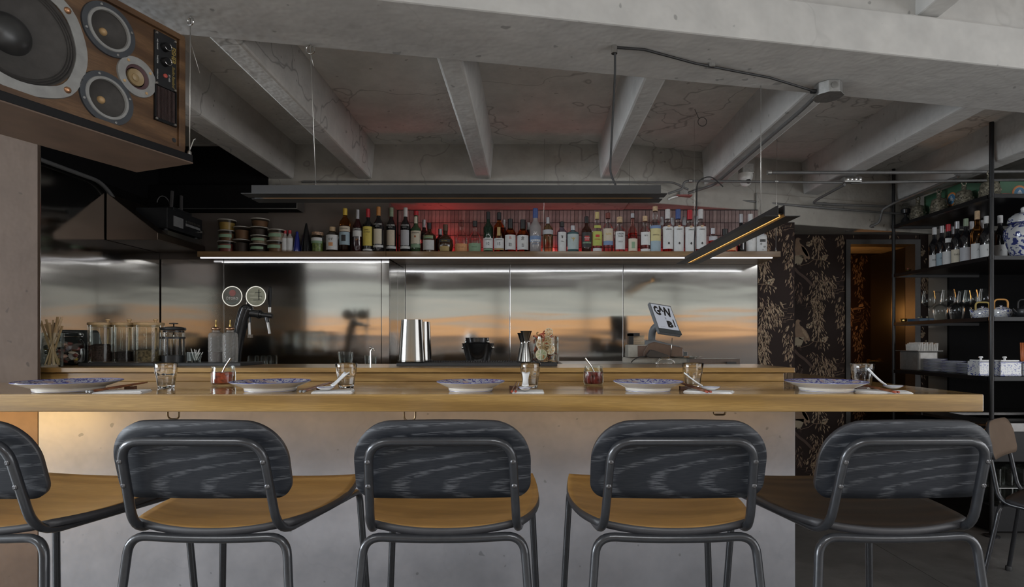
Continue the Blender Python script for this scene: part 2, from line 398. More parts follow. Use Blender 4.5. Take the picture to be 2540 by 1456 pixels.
mb.prism([(1.70, endy(1.7)), (5.5, endy(5.5)), (5.5, 6.4), (1.70, 6.4)], 2.35, ZS + .03)
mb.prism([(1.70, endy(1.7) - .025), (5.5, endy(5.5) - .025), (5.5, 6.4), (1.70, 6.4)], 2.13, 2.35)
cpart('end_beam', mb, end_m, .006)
# walls
wl = struct('wall_left', MB().box(-7.2, -2.165, 2.50, 2.515, 0, 2.64), pillar_m, 'brownish plaster pillar at the left end of the bar')
struct('wall_side', MB().box(-7.3, -7.2, -3.7, -2.5, 0, 2.93).box(-7.3, -7.2, 1.95, 2.6, 0, 2.93).box(-7.3, -7.2, -2.5, 1.95, 0, .68).box(-7.3, -7.2, -2.5, 1.95, 2.52, 2.93), pillar_m)
struct('wall_right', MB().box(5.9, 6.0, -3.7, -3.3, 0, 2.93).box(5.9, 6.0, 1.7, 6.6, 0, 2.93).box(5.9, 6.0, -3.3, 1.7, 2.6, 2.93).box(5.9, 6.0, -3.3, 1.7, 0, .3), pillar_m)
# rear wall behind the camera: dark dado, an added amber glow band and frosted daylight panes (mirrored in the steel)
wr = struct('wall_rear', MB().box(-7.2, 6, -3.7, -3.6, 0, 1.36).box(-7.2, 6, -3.7, -3.6, 2.37, 2.93).box(-7.2, -6.4, -3.7, -3.6, 1.36, 2.37).box(5.0, 6, -3.7, -3.6, 1.36, 2.37), plain('rear_wall', (.10, .09, .085), .7))
day_m = emit('frosted_daylight', (.88, .93, .85), DAY * .30); amb_m = emit('added_amber_daylight', (1.0, .52, .20), AMBER * .62)  # amber glow is added so the steel mirrors an orange band
frame_m = plain('window_frame', (.05, .05, .05), .5)
for i in range(6):
    x0 = -6.4 + i * 1.9
    win = MB().box(x0 + .03, x0 + 1.87, -3.66, -3.64, 1.76, 2.35).build('window_%d' % (i + 1), day_m); win['kind'] = 'structure'
    MB().box(x0 + .03, x0 + 1.87, -3.66, -3.64, 1.37, 1.71).build('amber_glow_band', amb_m, win)
    MB().box(x0, x0 + 1.9, -3.69, -3.60, 1.36, 1.39).box(x0, x0 + 1.9, -3.69, -3.60, 1.70, 1.76).box(x0, x0 + 1.9, -3.69, -3.60, 2.09, 2.14).box(x0, x0 + .04, -3.69, -3.6, 1.36, 2.37).box(x0 + 1.86, x0 + 1.9, -3.69, -3.6, 1.36, 2.37).box(x0, x0 + 1.9, -3.69, -3.6, 2.33, 2.37).build('window_frame', frame_m, win)
# side windows and the unseen ceiling panels added as fill light
for nm, x, ya, yb, za, zb_ in (('window_7', 5.93, -3.3, 1.7, .3, 2.6), ('window_8', -7.24, -2.5, 1.95, .68, 2.52)):
    wn = MB().box(x - .02, x + .02, ya, yb, za, za + .05).box(x - .02, x + .02, ya, yb, zb_ - .05, zb_).box(x - .02, x + .02, ya, ya + .05, za, zb_).box(x - .02, x + .02, yb - .05, yb, za, zb_).box(x - .02, x + .02, (ya + yb) / 2 - .03, (ya + yb) / 2 + .03, za, zb_).build(nm, frame_m); wn['kind'] = 'structure'
for x in (-2.2, .6, 3.4):
    cl_ = thing('ceiling_fill_panel', 'square unseen fill light panel added over the dining room, %s' % {-2.2: 'left', .6: 'middle', 3.4: 'right'}[x], 'ceiling lamp', (x, -1.10, 2.779), group='added fill light panels over the dining room')
    MB().box(-.58, .58, -.58, .58, -.06, 0).build('housing', black_metal, cl_, bevel=.004)
    MB().box(-.55, .55, -.55, .55, -.066, -.06).build('diffuser', emit('fill_panel_glow', (1, .97, .93), 1.5) if x < -2 else MATS['fill_panel_glow'], cl_)
# kitchen side wall (steel below, black above), hood wall
ws = struct('wall_kitchen', MB().box(-2.75, -2.605, 2.52, 4.0, 0, 2.60), black_wall, 'black painted kitchen side wall above the steel cladding')
MB().box(-2.605, -2.598, 2.52, 3.985, .5, 2.20).build('steel_panel', steel_m, ws)
MB().box(-2.60, -2.166, 2.515, 2.519, .9, 2.20).build('steel_panel', steel_m, wl)  # unseen cladding added to brighten what the left steel wall reflects
# back wall: nearer left section, deeper right section with tiles
wb = struct('wall_back', MB().box(-2.7, -.995, 4.005, 4.30, 0, 2.2165).box(-.995, 1.70, 4.262, 4.40, 0, 2.2195), plain('back_wall_board', (.11, .09, .078), .55, 0, .1, 4), 'brushed steel back wall behind the bar with a tiled strip above the shelf')
seams = [-2.598, -2.153, -1.045, -.9925]
for a, b in zip(seams[:-1], seams[1:]):
    MB().box(a + .002, b - .002, 3.996, 4.005, .6, 1.8105).build('steel_panel', steel_m, wb, bevel=.001)
for a, b in zip([-.9925, -.932, -.152, .695], [-.932, -.152, .695, 1.70]):
    MB().box(a + .002, b - .002, 4.25, 4.262, .6, 1.8105).build('steel_panel', steel_m, wb, bevel=.001)
MB().box(-.9950, -.9905, 3.996, 4.25, .6, 1.8105).build('steel_return', steel_m, wb)
# stacked vertical tiles
def tile_mat(n, c):
    m = plain(n, c, .22, 0, .25, 18, .3); return m
tms = [tile_mat('tile_red_%d' % i, c) for i, c in enumerate([(.27, .205, .195), (.23, .175, .165), (.30, .235, .22), (.20, .15, .145)])]
tmesh = []
for m in tms:
    tmesh.append(MB().box(-.0125, .0125, -.009, 0, -.0445, .0445).mesh('tile', [m]))
MB().box(-.985, 1.70, 4.2575, 4.262, 1.85, 2.215).build('tile_grout', plain('grout', (.025, .018, .018), .8), wb)
rows = [2.216 - .0465 - .0005 - i * .0935 for i in range(4)]
ncol = 96
for r in range(3):
    for cidx in range(ncol):
        o = bpy.data.objects.new('tile', random.choice(tmesh)); C.objects.link(o); o.parent = wb
        o.location = (-.971 + cidx * .0280, 4.2575 + random.uniform(-.001, .001), rows[r] - .001)
        o.rotation_euler = (random.uniform(-.012, .012), 0, 0)
mb = MB()
for cidx in range(ncol):
    x = -.971 + cidx * .028; mb.box(x - .0125, x + .0125, 4.2485, 4.2575, 1.852, rows[3] + .0435)
o = mb.build('tile_row', tms[0], wb); o['kind'] = 'stuff'
MB().box(-.985, 1.70, 4.246, 4.262, 2.2135, 2.2185).build('tile_trim', black_metal, wb)
# wallpaper walls
wp_base = plain('wallpaper_ground', (.021, .0125, .0105), .7, 0, .15, 3, 0, .2)
wp_mats = [plain('print_pale', (.31, .225, .145), .7), plain('print_tan', (.20, .13, .082), .7), plain('print_brown', (.065, .036, .025), .7), plain('print_cream', (.30, .25, .175), .7)]
rngp = random.Random(3)
def leaf(x, y, a, l, w_): 
    ca, sa = math.cos(a), math.sin(a); bend = .18 * l
    pts = [(0, 0), (.35 * l, w_ + bend * .5), (.75 * l, w_ * .6 + bend * .5), (l, 0), (.7 * l, -w_ * .6 + bend * .4), (.3 * l, -w_ + bend * .3)]
    return [(x + px * ca - py * sa, y + px * sa + py * ca) for px, py in pts]
def motif():
    P = []                                              # (polygon, material index)
    def strand(x0, y0, length, sway, spread, n, mi=(0, 0, 1)):
        for i in range(n):
            t = (i + rngp.random()) / n; x = x0 + sway * math.sin(t * 2.2) + rngp.gauss(0, spread * (1 - .55 * t) * .5); y = y0 - length * t
            sd = 1 if x > x0 + sway * math.sin(t * 2.2) else -1
            a = -PI / 2 + sd * rngp.uniform(.05, .75) * (1 - .4 * t)
            P.append((leaf(x, y, a, rngp.uniform(.026, .046), rngp.uniform(.0024, .0042)), rngp.choice(mi)))
    def blob(cx, cy, rx, ry, mi, n=12, rot=0, jag=0):
        q = []
        for i in range(n):
            a = 2 * PI * i / n; k = 1 + (rngp.uniform(-jag, jag) if jag else 0)
            x, y = rx * math.cos(a) * k, ry * math.sin(a) * k
            q.append((cx + x * math.cos(rot) - y * math.sin(rot), cy + x * math.sin(rot) + y * math.cos(rot)))
        P.append((q, mi))
    def stroke(pts, w_, mi):
        for (x0, y0), (x1, y1) in zip(pts[:-1], pts[1:]):
            d = math.hypot(x1 - x0, y1 - y0) or 1; nx, ny = -(y1 - y0) / d * w_, (x1 - x0) / d * w_
            P.append(([(x0 + nx, y0 + ny), (x1 + nx, y1 + ny), (x1 - nx, y1 - ny), (x0 - nx, y0 - ny)], mi))
    # crane standing on a trunk
    def poly(pts, mi): P.append((pts, mi))
    poly([(.012, -.045), (.020, -.032), (.034, -.030), (.046, -.036), (.060, -.046), (.046, -.046), (.042, -.060), (.050, -.080), (.072, -.095), (.100, -.125), (.122, -.165), (.132, -.205), (.120, -.215), (.104, -.200), (.092, -.225), (.078, -.205), (.040, -.190), (.010, -.190), (.004, -.120)], 1)
    poly([(.058, -.100), (.080, -.112), (.104, -.145), (.118, -.180), (.108, -.190), (.090, -.170), (.070, -.140)], 0)
    poly([(.006, -.180), (.040, -.176), (.080, -.176), (.078, -.205), (.062, -.240), (.048, -.262), (.040, -.250), (.028, -.262), (.022, -.245), (.004, -.250)], 3)
    stroke([(.038, -.245), (.040, -.285)], .0025, 2); stroke([(.052, -.245), (.055, -.29)], .0025, 2)
    stroke([(.0, -.285), (.035, -.325), (.09, -.365), (.125, -.40), (.15, -.43)], .011, 2)
    # blossom branch
    stroke([(.05, -.265), (.12, -.245), (.16, -.215), (.23, -.215), (.285, -.235)], .0016, 1)
    for bx, by, br in ((.12, -.085, .022), (.145, -.06, .010), (.155, -.20, .012), (.252, -.198, .024), (.275, -.18, .010), (.29, -.245, .009), (.10, -.225, .008)):
        for q in range(5): blob(bx + br * .55 * math.cos(q * 1.257), by + br * .55 * math.sin(q * 1.257), br * .5, br * .5, 3 if q % 2 else 0, 7)
    # willows
    strand(.20, .02, .28, .01, .085, 60); strand(.14, -.30, .16, .10, .07, 55, (1, 2, 0)); strand(.22, -.34, .33, -.03, .11, 150, (0, 1, 0, 1))
    strand(.28, -.36, .15, .03, .06, 50); strand(.185, -.50, .30, .005, .085, 90); strand(.02, -.40, .16, .03, .05, 34, (1, 2))
    strand(.40, -.52, .24, -.01, .075, 70); strand(.43, -.02, .22, -.02, .06, 50, (0, 1, 2)); strand(.46, -.26, .3, .0, .07, 60, (1, 2, 1))
    # island with water
    blob(.40, -.350, .070, .012, 1, 12, .12, .12); blob(.425, -.325, .028, .020, 0, 10, .3, .2); stroke([(.33, -.372), (.37, -.362)], .002, 0)
    for q in range(13): 
        lx = rngp.uniform(.30, .42); ly = -.39 - q * .009; stroke([(lx, ly), (lx + rngp.uniform(.02, .05), ly - .001)], .0011, 1)
    for q in range(7):
        lx = rngp.uniform(.05, .12); ly = -.56 - q * .012; stroke([(lx, ly), (lx + .05, ly + .002)], .0011, 2)
    return P
MOT = motif(); TW, TH = .52, .684
def wallpaper(parent, x0, x1, z0, z1, Y, ox, oz):
    mb = MB(); y = Y - .0015
    i0 = int((x0 - ox) // TW) - 1; i1 = int((x1 - ox) // TW) + 1
    for i in range(i0, i1 + 1):
        for j in range(-3, 5):
            for poly, mi in MOT:
                q = [(ox + i * TW + a, oz - j * TH + b) for a, b in poly]
                if min(p[0] for p in q) > x0 and max(p[0] for p in q) < x1 and min(p[1] for p in q) > z0 and max(p[1] for p in q) < z1:
                    y -= 1e-7
                    mb.add([(a, y, b) for a, b in q], [tuple(range(len(q)))], False, None, mi)
    o = mb.build('willow_crane_print', wp_mats, parent); o['kind'] = 'stuff'
    return o
w1 = struct('wall_paper_near', MB().box(1.705, 1.985, 4.27, 4.74, 0, 2.129), wp_base, 'dark wallpapered wall end beside the steel wall with willow and crane print')
wallpaper(w1, 1.706, 1.984, .9, 2.128, 4.27, wx(1970, 4.27) - .43, wz(700, 4.27) + .20)
w2 = struct('wall_paper_far', MB().box(1.90, 2.63, 4.75, 4.85, 0, 2.129).box(2.63, 3.25, 4.75, 4.85, 2.085, 2.129).box(3.255, 3.325, 4.75, 4.85, 0, 2.129), wp_base, 'dark wallpapered wall around the black doorway')
wallpaper(w2, 1.98, 2.629, .02, 2.128, 4.75, wx(1970, 4.75), wz(570, 4.75) - .035)
wallpaper(w2, 2.632, 3.25, 2.086, 2.128, 4.75, wx(1970, 4.75) + .1, wz(570, 4.75) + .05)
wallpaper(w2, 3.256, 3.324, .02, 2.128, 4.75, wx(2270, 4.75) - .2, wz(570, 4.75))
w3 = struct('wall_corridor', MB().box(2.0, 4.4, 5.77, 5.87, 0, 2.13).box(2.05, 2.10, 4.85, 5.77, 0, 2.13), wp_base, 'wallpapered corridor wall seen through the doorway, lit orange')
wallpaper(w3, 2.5, 4.0, .1, 2.12, 5.77, wx(2105, 5.77) - .30, wz(600, 5.77) + .36)
beige = plain('beige_wall', (.30, .265, .225), .7, 0, .06, 4)
struct('wall_beige', MB().box(3.325, 5.9, 4.75, 4.85, 0, 2.129), beige, 'beige wall strip behind the open shelving')
d = MB().box(2.63, 2.668, 4.735, 4.86, 0, 2.085).box(3.205, 3.25, 4.735, 4.86, 0, 2.085).box(2.668, 3.205, 4.735, 4.86, 2.045, 2.085).build('trim_1', plain('door_frame', (.030, .027, .024), .5)); d['kind'] = 'structure'
door = MB().box(3.207, 3.247, 4.865, 5.36, .01, 2.04).build('door_1', plain('door_black', (.006, .0055, .005), .35, 0, .1, 30, 0, .35), bevel=.003); door['kind'] = 'structure'; door['label'] = 'glossy black door standing open into the corridor'
MB().lathe([(.012, 0), (.012, .04), (.022, .045), (.022, .06), (0, .065)], 12, T(3.207, 5.30, 1.05) @ RY(-PI / 2)).build('door_knob', brass, door)
# black bulkhead over the left end of the shelf
bk = struct('trim_2', MB().box(-2.605, -1.592, 3.88, 3.984, 2.137, 2.30).box(-2.604, -1.84, 3.985, 3.999, 2.137, 2.60), black_wall, 'black bulkhead boxed in above the shelf end')
MB().box(-2.605, -1.592, 3.877, 3.88, 2.137, 2.141).box(-1.592, -1.588, 3.877, 3.99, 2.137, 2.30).build('edge_trim', steel_dull, bk)
# ================================================================= THE BAR
bar = thing('bar_counter', 'long oak topped bar counter with grey plaster front and raised ledge', 'bar counter')
MB().box(-2.162, 1.166, 2.50, 3.20, 0, .989).build('front_panel', panel_m, bar, bevel=.004)
mb = MB().prism([(-3.6, 1.93), (1.54, 1.93), (1.54, 3.40), (1.172, 3.40), (1.172, 3.20), (-2.16, 3.20), (-2.16, 2.496), (-3.6, 2.496)], .990, 1.05)
MB.build(mb, 'bar_top', oak_bar, bar, bevel=.004)
MB().box(-2.55, 1.148, 2.572, 3.01, 1.0505, 1.0885).build('ledge_riser', oak_step, bar, bevel=.002)
MB().box(-2.555, 1.19, 2.556, 3.02, 1.0905, 1.1125).build('ledge_board', oak_step, bar, bevel=.002)
MB().box(-2.55, 1.148, 2.576, 3.0, 1.0885, 1.0905).build('shadow_gap', black_rubber, bar)
MB().box(-2.7, 1.15, 2.318, 2.342, .984, .9895).build('led_strip', emit('bar_led', (1.0, .50, .12), 3.0), bar)
for i, px in enumerate((430, 1016, 1785)):
    x = wx(px, 2.0); top = .9895; dep = [.033, .040, .018][i]
    path = fillet([(x - .020, 2.0, top), (x - .020, 2.0, top - dep), (x + .020, 2.0, top - dep), (x + .020, 2.0, top)], .022)
    h = MB().tube(path, .0035, 8).build('coat_hook', plain('dark_brass', (.20, .14, .08), .35, .9), bar)
# prep counter behind the ledge (right) carrying the till
pc = thing('prep_counter', 'pale stone topped steel prep counter behind the ledge under the till', 'counter')
MB().box(.20, 1.14, 3.205, 3.62, 0, 1.085).build('body', steel_dull, pc, bevel=.003)
MB().box(.18, 1.16, 3.03, 3.64, 1.086, 1.1075).build('worktop', plain('pink_stone', (.48, .41, .37), .3, 0, .05, 9), pc, bevel=.003)

bc = thing('bounce_counter', 'low unseen steel counter added behind the bar to bounce light up', 'counter')  # hidden behind the bar, added to throw shelf LED light at the ceiling
MB().box(-2.50, 1.60, 3.68, 3.99, .10, .895).build('cabinet_body', steel_dull, bc, bevel=.003)
MB().box(-2.55, 1.66, 3.66, 3.992, .896, .925).box(-.985, 1.66, 3.992, 4.246, .896, .925).build('worktop', plain('counter_steel', (.70, .69, .67), .45, .6), bc, bevel=.003)

# ================================================================= STOOLS
def stool(label, seat_m, h=.795, cat='bar stool', group=None, back_m=None, foot=True, up=0):
    t = thing('bar_stool' if foot else 'dining_chair', label, cat, group=group)
    R = .0102; k = h - .795
    bz = 1.008 + k + up; lo = .787 + k
    def leg(a, b): return MB().tube([a, b], R, 10)
    # one bent tube: front bend - side rail - upright - top bar - upright - side rail - front bend
    fl, fr_ = (-.211, .235, .770 + k), (.211, .235, .770 + k)
    e = .045
    fo = .250 if foot else .240
    def dirn(s): return (Vector((s * fo, .285, 0)) - Vector((s * .211, .235, .770 + k))).normalized()
    cl, cr = Vector(fl) + dirn(-1) * e * 1.6, Vector(fr_) + dirn(1) * e * 1.6
    path = [cl, fl, (-.168, -.212, lo), (-.158, -.272, bz), (.158, -.272, bz), (.168, -.212, lo), fr_, cr]
    MB().tube(fillet(path, [.055, .062, .052, .052, .062, .055], 7), R, 12).build('back_frame', tube_m, t)
    for s, c in ((-1, cl), (1, cr)):
        MB().tube([c, (s * fo, .285, .012)], R, 10).build('leg', tube_m, t)
    # rear arch: cross bar and splayed rear legs
    rz = .778 + k
    dl = .24 if not foot else .246
    def rd(s): return (Vector((s * dl, -.27, 0)) - Vector((s * .184, -.205, rz))).normalized()
    a, b = Vector((-.184, -.205, rz)) + rd(-1) * .09, Vector((.184, -.205, rz)) + rd(1) * .09
    MB().tube(fillet([a, (-.184, -.205, rz), (-.06, -.207, rz - .006), (.06, -.207, rz - .006), (.184, -.205, rz), b], [.07, .05, .05, .07], 7), R, 12).build('rear_crossbar', tube_m, t)
    for s, c in ((-1, a), (1, b)):
        MB().tube([c, (s * dl, -.27, .012)], R, 10).build('leg', tube_m, t)
    for s, x, y in ((-1, fo, .285), (1, fo, .285), (-1, dl, -.27), (1, dl, -.27)):
        MB().lathe([(.0155, 0), (.0155, .02), (.013, .025)], 10, T(s * x, y, 0)).build('rubber_foot', black_rubber, t)
    if foot:
        q = .30
        f0 = lambda s: Vector((s * fo, .285, 0)).lerp(Vector(fr_ if s > 0 else fl), q / (.770 + k))
        MB().tube([f0(-1), f0(1)], .010, 10).build('footrest', tube_m, t)
    # dished plywood seat
    nu, nv = 22, 18; v = []; f = []
    for j in range(nv + 1):
        vv = -1 + 2 * j / nv
        for i in range(nu + 1):
            u = -1 + 2 * i / nu
            x_ = u * math.sqrt(1 - .30 * vv * vv * (1 if vv < 0 else .62)); y_ = vv * math.sqrt(1 - .22 * u * u)
            half = .194 + .026 * (y_ + 1) / 2
            x = x_ * half * 1.09; y = .015 + y_ * .225
            z = h + .016 * abs(u) ** 2.2 * (1 if vv < .3 else .8) + .018 * max(vv, 0) ** 2 - .004 * (1 - vv * vv) + .006 * max(-vv - .6, 0)
            v.append((x, y, z))
    for j in range(nv):
        for i in range(nu):
            q = j * (nu + 1) + i; f.append((q, q + 1, q + nu + 2, q + nu + 1))
    sm = MB().add(v, f, True)
    o = sm.build('seat', [seat_m, edge_m], t, solid=.018)
    # curved backrest board with big upper radii
    W, z0, z1, rt, rb = .200, (.868 + k + up * 1.0), 1.045 + k + up, .088, .038
    xs = sorted(set([W * math.sin(PI / 2 * i / 20) for i in range(-20, 21)])); v = []; f = []; nr = 8
    for x in xs:
        ax = abs(x); top = z1; bot = z0
        if ax > W - rt: top = z1 - rt + math.sqrt(max(rt * rt - (ax - W + rt) ** 2, 0))
        if ax > W - rb: bot = z0 + rb - math.sqrt(max(rb * rb - (ax - W + rb) ** 2, 0))
        top += .006 * (1 - (x / W) ** 2)
        for r in range(nr + 1):
            z = bot + (top - bot) * r / nr
            y = -.212 + (z - lo) / (bz - lo) * -.060 + .0150 + .30 * x * x
            v.append((x, y, z))
    for i in range(len(xs) - 1):
        for r in range(nr):
            q = i * (nr + 1) + r; f.append((q, q + nr + 1, q + nr + 2, q + 1))
    bo = MB().add(v, f, True)
    back = bo.build('backrest', [back_m or veneer_m, edge_m], t, solid=-.013)
    for s in (-1, 1):
        for z in (.905 + k + up, .962 + k + up):
            q = (z - lo) / (bz - lo); x = s * (.168 - .010 * q); y = -.212 - .060 * q
            MB().lathe([(.006, 0), (.0058, .0025), (.003, .0045), (0, .004)], 10, T(x, y - R * .85, z) @ RX(PI / 2)).build('screw', plain('screw_dark', (.10, .10, .105), .35, .8), t)
    return t
oak_lbl = ['black framed bar stool with oak seat, cut off by the left picture edge', 'black framed bar stool with oak seat, second from the left',
           'black framed bar stool with oak seat at the middle of the bar', 'black framed bar stool with oak seat, next to the dark seated stool']
s0 = stool(oak_lbl[0], seat_oak, group='bar stools along the counter')
for x, l in zip((-1.283, -.742, -.203, .335), oak_lbl):
    if x == -1.283: s0.location = (x, 1.522, 0); s0.rotation_euler = (0, 0, math.radians(-4))
    else: dup(s0, (x, 1.522, 0), {-.742: -.02, -.203: .02, .335: .01}[x], l)
sd = stool('black framed bar stool with worn dark brown seat at the right end of the bar', seat_dark, group='bar stools along the counter')
sd.location = (.845, 1.522, 0); sd.rotation_euler = (0, 0, .03)
ch = stool('low black dining chair with brown backrest standing at the right by the shelving', seat_dark, h=.455, cat='chair', back_m=brown_back, foot=False, up=.125)
ch.location = (2.545, 2.70, 0); ch.rotation_euler = (0, 0, math.radians(-143))

# ================================================================= PENDANT LAMPS
led_amber = emit('amber_led', (1.0, .50, .13), 1.3)
def trough(name, label, L, cat='pendant lamp'):
    t = thing(name, label, cat)                                         # local: runs along X from 0 to L, z=0 at the flange
    for s in (-1, 1):
        a, b = (.012, .0145) if s > 0 else (-.0145, -.012)
        MB().box(.012, L - .012, a, b, 0, .046).build('web_plate', lamp_metal, t)
        a, b = (.012, .072) if s > 0 else (-.072, -.012)
        MB().box(0, L, a, b, -.0025, 0).build('flange', lamp_metal, t)
    MB().box(.03, L - .03, -.0115, .0115, .012, .016).build('light_channel', black_metal, t)
    MB().box(.04, L - .04, -.0065, .0065, .0035, .012).build('led_strip', led_amber, t)
    return t
LY, LZ = 2.245, 1.797
p1 = trough('pendant_lamp', 'long black linear pendant lamp hanging level across the bar', 1.63)
p1.location = (-1.105, LY, LZ)
def wire(parent, a, b, r=.0016, name='hanging_wire', m=None): return MB().tube([a, b], r, 6).build(name, m or wire_m, parent)
lx = wx(763, 2.16) + 1.105
wire(p1, (lx, 0, .046), (lx, -.06, ZB - LZ))
MB().lathe([(.005, 0), (.004, .008), (.002, .012)], 8, T(lx, 0, .044)).build('wire_grip', steel_plain, p1)
MB().tube(circle((lx, -.06, ZB - LZ - .022), .017, 14, 'Y'), .003, 6, True).build('eye_hook', steel_plain, p1)
MB().tube([(lx, -.06, ZB - LZ - .03), (lx + .012, -.058, ZB - LZ - .085)], .001, 5).build('wire_tail', wire_m, p1)
cx_ = wx(1520, 2.25) + 1.105
MB().tube(fillet([(cx_ + .01, 0, .05), (cx_ - .012, 0, .10), (cx_ - .004, -.01, .28), (cx_ + .004, -.03, .48), (cx_, -.05, ZB - LZ)], .05, 5), .0042, 8).build('power_cable', black_rubber, p1)
p2 = trough('pendant_lamp', 'glowing black linear pendant lamp slanting away above the till', 1.43)
p2.location = (1.03, 2.32, 1.743); p2.rotation_euler = (0, 0, PI / 2)
wire(p2, (.22, 0, .046), (.22, 0, ZB - 1.743)); wire(p2, (1.25, 0, .046), (1.25, 0, ZS - 1.743), .001)
MB().tube(fillet([(1.24, 0, .02), (1.25, 0, .12), (1.20, .0, .30), (1.26, -.02, .50), (1.24, -.10, .53), (1.28, -.19, .47)], .06, 5), .0038, 8).build('power_cable', black_rubber, p2)

# ================================================================= HANGING SPEAKER
sx, sy = -1.208, 1.99; rot = math.atan2(.935, .355)
shelf = thing('speaker_shelf', 'black edged brown board hung from the beam under the speaker', 'shelf', (sx, sy, 1.853), rot)
MB().box(-.80, .014, -.022, .265, 0, .004).build('underside', brown_ply, shelf)
MB().box(-.80, .014, -.022, .265, .004, .030).build('board', black_gloss, shelf, bevel=.002)
MB().tube([(.006, -.015, .03), (.012, -.012, ZB - 1.853)], .002, 6).build('hanging_wire', wire_m, shelf)
MB().lathe([(.007, -.004), (.007, .008), (.004, .014)], 8, T(.006, -.015, .03)).build('wire_grip', steel_plain, shelf)
MB().tube(circle((.012, -.012, ZB - 1.853 - .02), .014, 12, 'X'), .003, 6, True).build('eye_hook', steel_plain, shelf)
MB().tube([(.011, -.012, ZB - 1.853 - .09), (.042, -.02, ZB - 1.853 - .19)], .0013, 5).build('wire_tail', wire_m, shelf)
MB().tube([(.007, -.014, .045), (.018, -.02, .085), (.024, -.022, .09)], .0018, 5).build('wire_tail', wire_m, shelf)
SZ = 1.8845
sp = thing('loudspeaker', 'vintage walnut loudspeaker lying on its side with exposed woofer and mid drivers', 'speaker', (sx, sy, SZ), rot)
H, L = .412, .70

MB().box(-L, 0, 0, .31, 0, .0195).box(-L, 0, 0, .31, H - .0195, H).box(-.0195, 0, 0, .31, .0195, H - .0195).box(-L, -L + .0195, 0, .31, .0195, H - .0195).build('cabinet', walnut, sp, bevel=.002)
# raised baffle front plane at y=.012; drivers are lathes pointing to -y
def P(s, py):
    Y = sy - .935 * s; return (-s, wz(py, Y) - SZ)
def drv(s, z): return T(-s, .012, z) @ RX(PI / 2)
silver = plain('grey_ring', (.29, .29, .28), .45, .2); dcone = plain('paper_cone', (.062, .058, .055), .75, 0, .15, 30); dark_ring = plain('dark_frame', (.045, .05, .058), .5)
copper = plain('copper_bolt', (.50, .27, .15), .35, .9); tan_cap = plain('tan_cap', (.48, .31, .15), .45)
wz_ = wz(75, sy - .935 * .476) - SZ
ws_ = .480
def lobes(a, z): return 1 + .05 * max(0, math.cos(2 * (a - PI / 4))) ** 6 + .05 * max(0, math.cos(2 * (a + PI / 4))) ** 6
wo = MB().lathe([(.139, .002), (.139, .006), (.170, .006), (.172, 0)], 48, drv(ws_, wz_), fac=lobes, cap=False).build('woofer_frame', silver, sp)
MB().lathe([(.050, -.050), (.118, -.012), (.121, -.006), (.124, -.010), (.127, -.004), (.130, -.009), (.133, -.003), (.136, -.008), (.141, .004)], 48, drv(ws_, wz_), cap=False).build('woofer_cone', dcone, sp)
MB().lathe([(.056, -.046), (.050, -.034), (.036, -.022), (.018, -.016), (0, -.014)], 32, drv(ws_, wz_), cap=False).build('dust_cap', plain('dust_cap', (.03, .03, .03), .35), sp)
for a in (45, 135, 225, 315):
    MB().lathe([(.0095, .005), (.0095, .008), (.0075, .012), (.004, .014), (0, .0145)], 10, drv(ws_ - .163 * math.cos(math.radians(a)), wz_ + .163 * math.sin(math.radians(a)))).build('bolt', copper, sp)
for s, py in ((.247, 73), (.253, 243)):
    z = P(s, py)[1]; r = .079
    MB().lathe([(r * .80, .002), (r * .80, .006), (r, .006), (r + .001, 0)], 40, drv(s, z), cap=False).build('mid_frame', dark_ring, sp)
    MB().lathe([(r * .68, .003), (r * .70, .009), (r * .79, .009), (r * .82, .004)], 40, drv(s, z), cap=False).build('mid_trim_ring', silver, sp)
    MB().lathe([(.010, -.028), (r * .66, -.004), (r * .70, .004)], 36, drv(s, z), cap=False).build('mid_cone', dcone, sp)
    MB().lathe([(.012, -.030), (.011, -.022), (.006, -.017), (0, -.0155)], 16, drv(s, z)).build('mid_dust_cap', tan_cap, sp)
    for a in (20, 110, 200, 290):
        MB().lathe([(.005, .005), (.004, .008), (0, .0085)], 8, drv(s - r * .90 * math.cos(math.radians(a)), z + r * .90 * math.sin(math.radians(a)))).build('bolt', steel_dull, sp)
s, z = .161, P(.161, 190)[1]; r = .062
MB().lathe([(r * .62, .002), (r * .62, .006), (r, .006), (r + .001, 0)], 40, drv(s, z), cap=False).build('tweeter_frame', silver, sp)
MB().lathe([(.030, -.004), (.040, .004)], 32, drv(s, z), cap=False).build('tweeter_surround', plain('plum_felt', (.10, .055, .06), .8), sp)
MB().lathe([(.0275, -.006), (.026, .000), (.012, -.005), (.011, -.002), (.005, .0005), (0, .001)], 28, drv(s, z)).build('tweeter_dome', plain('gold_cone', (.30, .215, .11), .45), sp)
for a in (35, 125, 215, 305):
    MB().lathe([(.005, .005), (.0042, .008), (0, .0088)], 8, drv(s - r * .82 * math.cos(math.radians(a)), z + r * .82 * math.sin(math.radians(a)))).build('bolt', tan_cap, sp)
bo_ = MB().box(-L + .0196, -.0196, .012, .30, .0196, H - .0196).build('baffle', walnut, sp)
ct = MB()
for s_, z_, r_ in ((ws_, wz_, .1405), (.247, P(.247, 73)[1], .058), (.253, P(.253, 243)[1], .058), (.161, P(.161, 190)[1], .041)):
    ct.lathe([(r_, -.075), (r_, .02)], 48, drv(s_, z_))
ct_o = ct.build('cutter', walnut, sp)
md = bo_.modifiers.new('holes', 'BOOLEAN'); md.operation = 'DIFFERENCE'; md.object = ct_o; md.solver = 'EXACT'
bpy.context.view_layer.update()
me_ = bpy.data.meshes.new_from_object(bo_.evaluated_get(bpy.context.evaluated_depsgraph_get()))
bo_.modifiers.clear(); bo_.data = me_; bpy.data.objects.remove(ct_o)
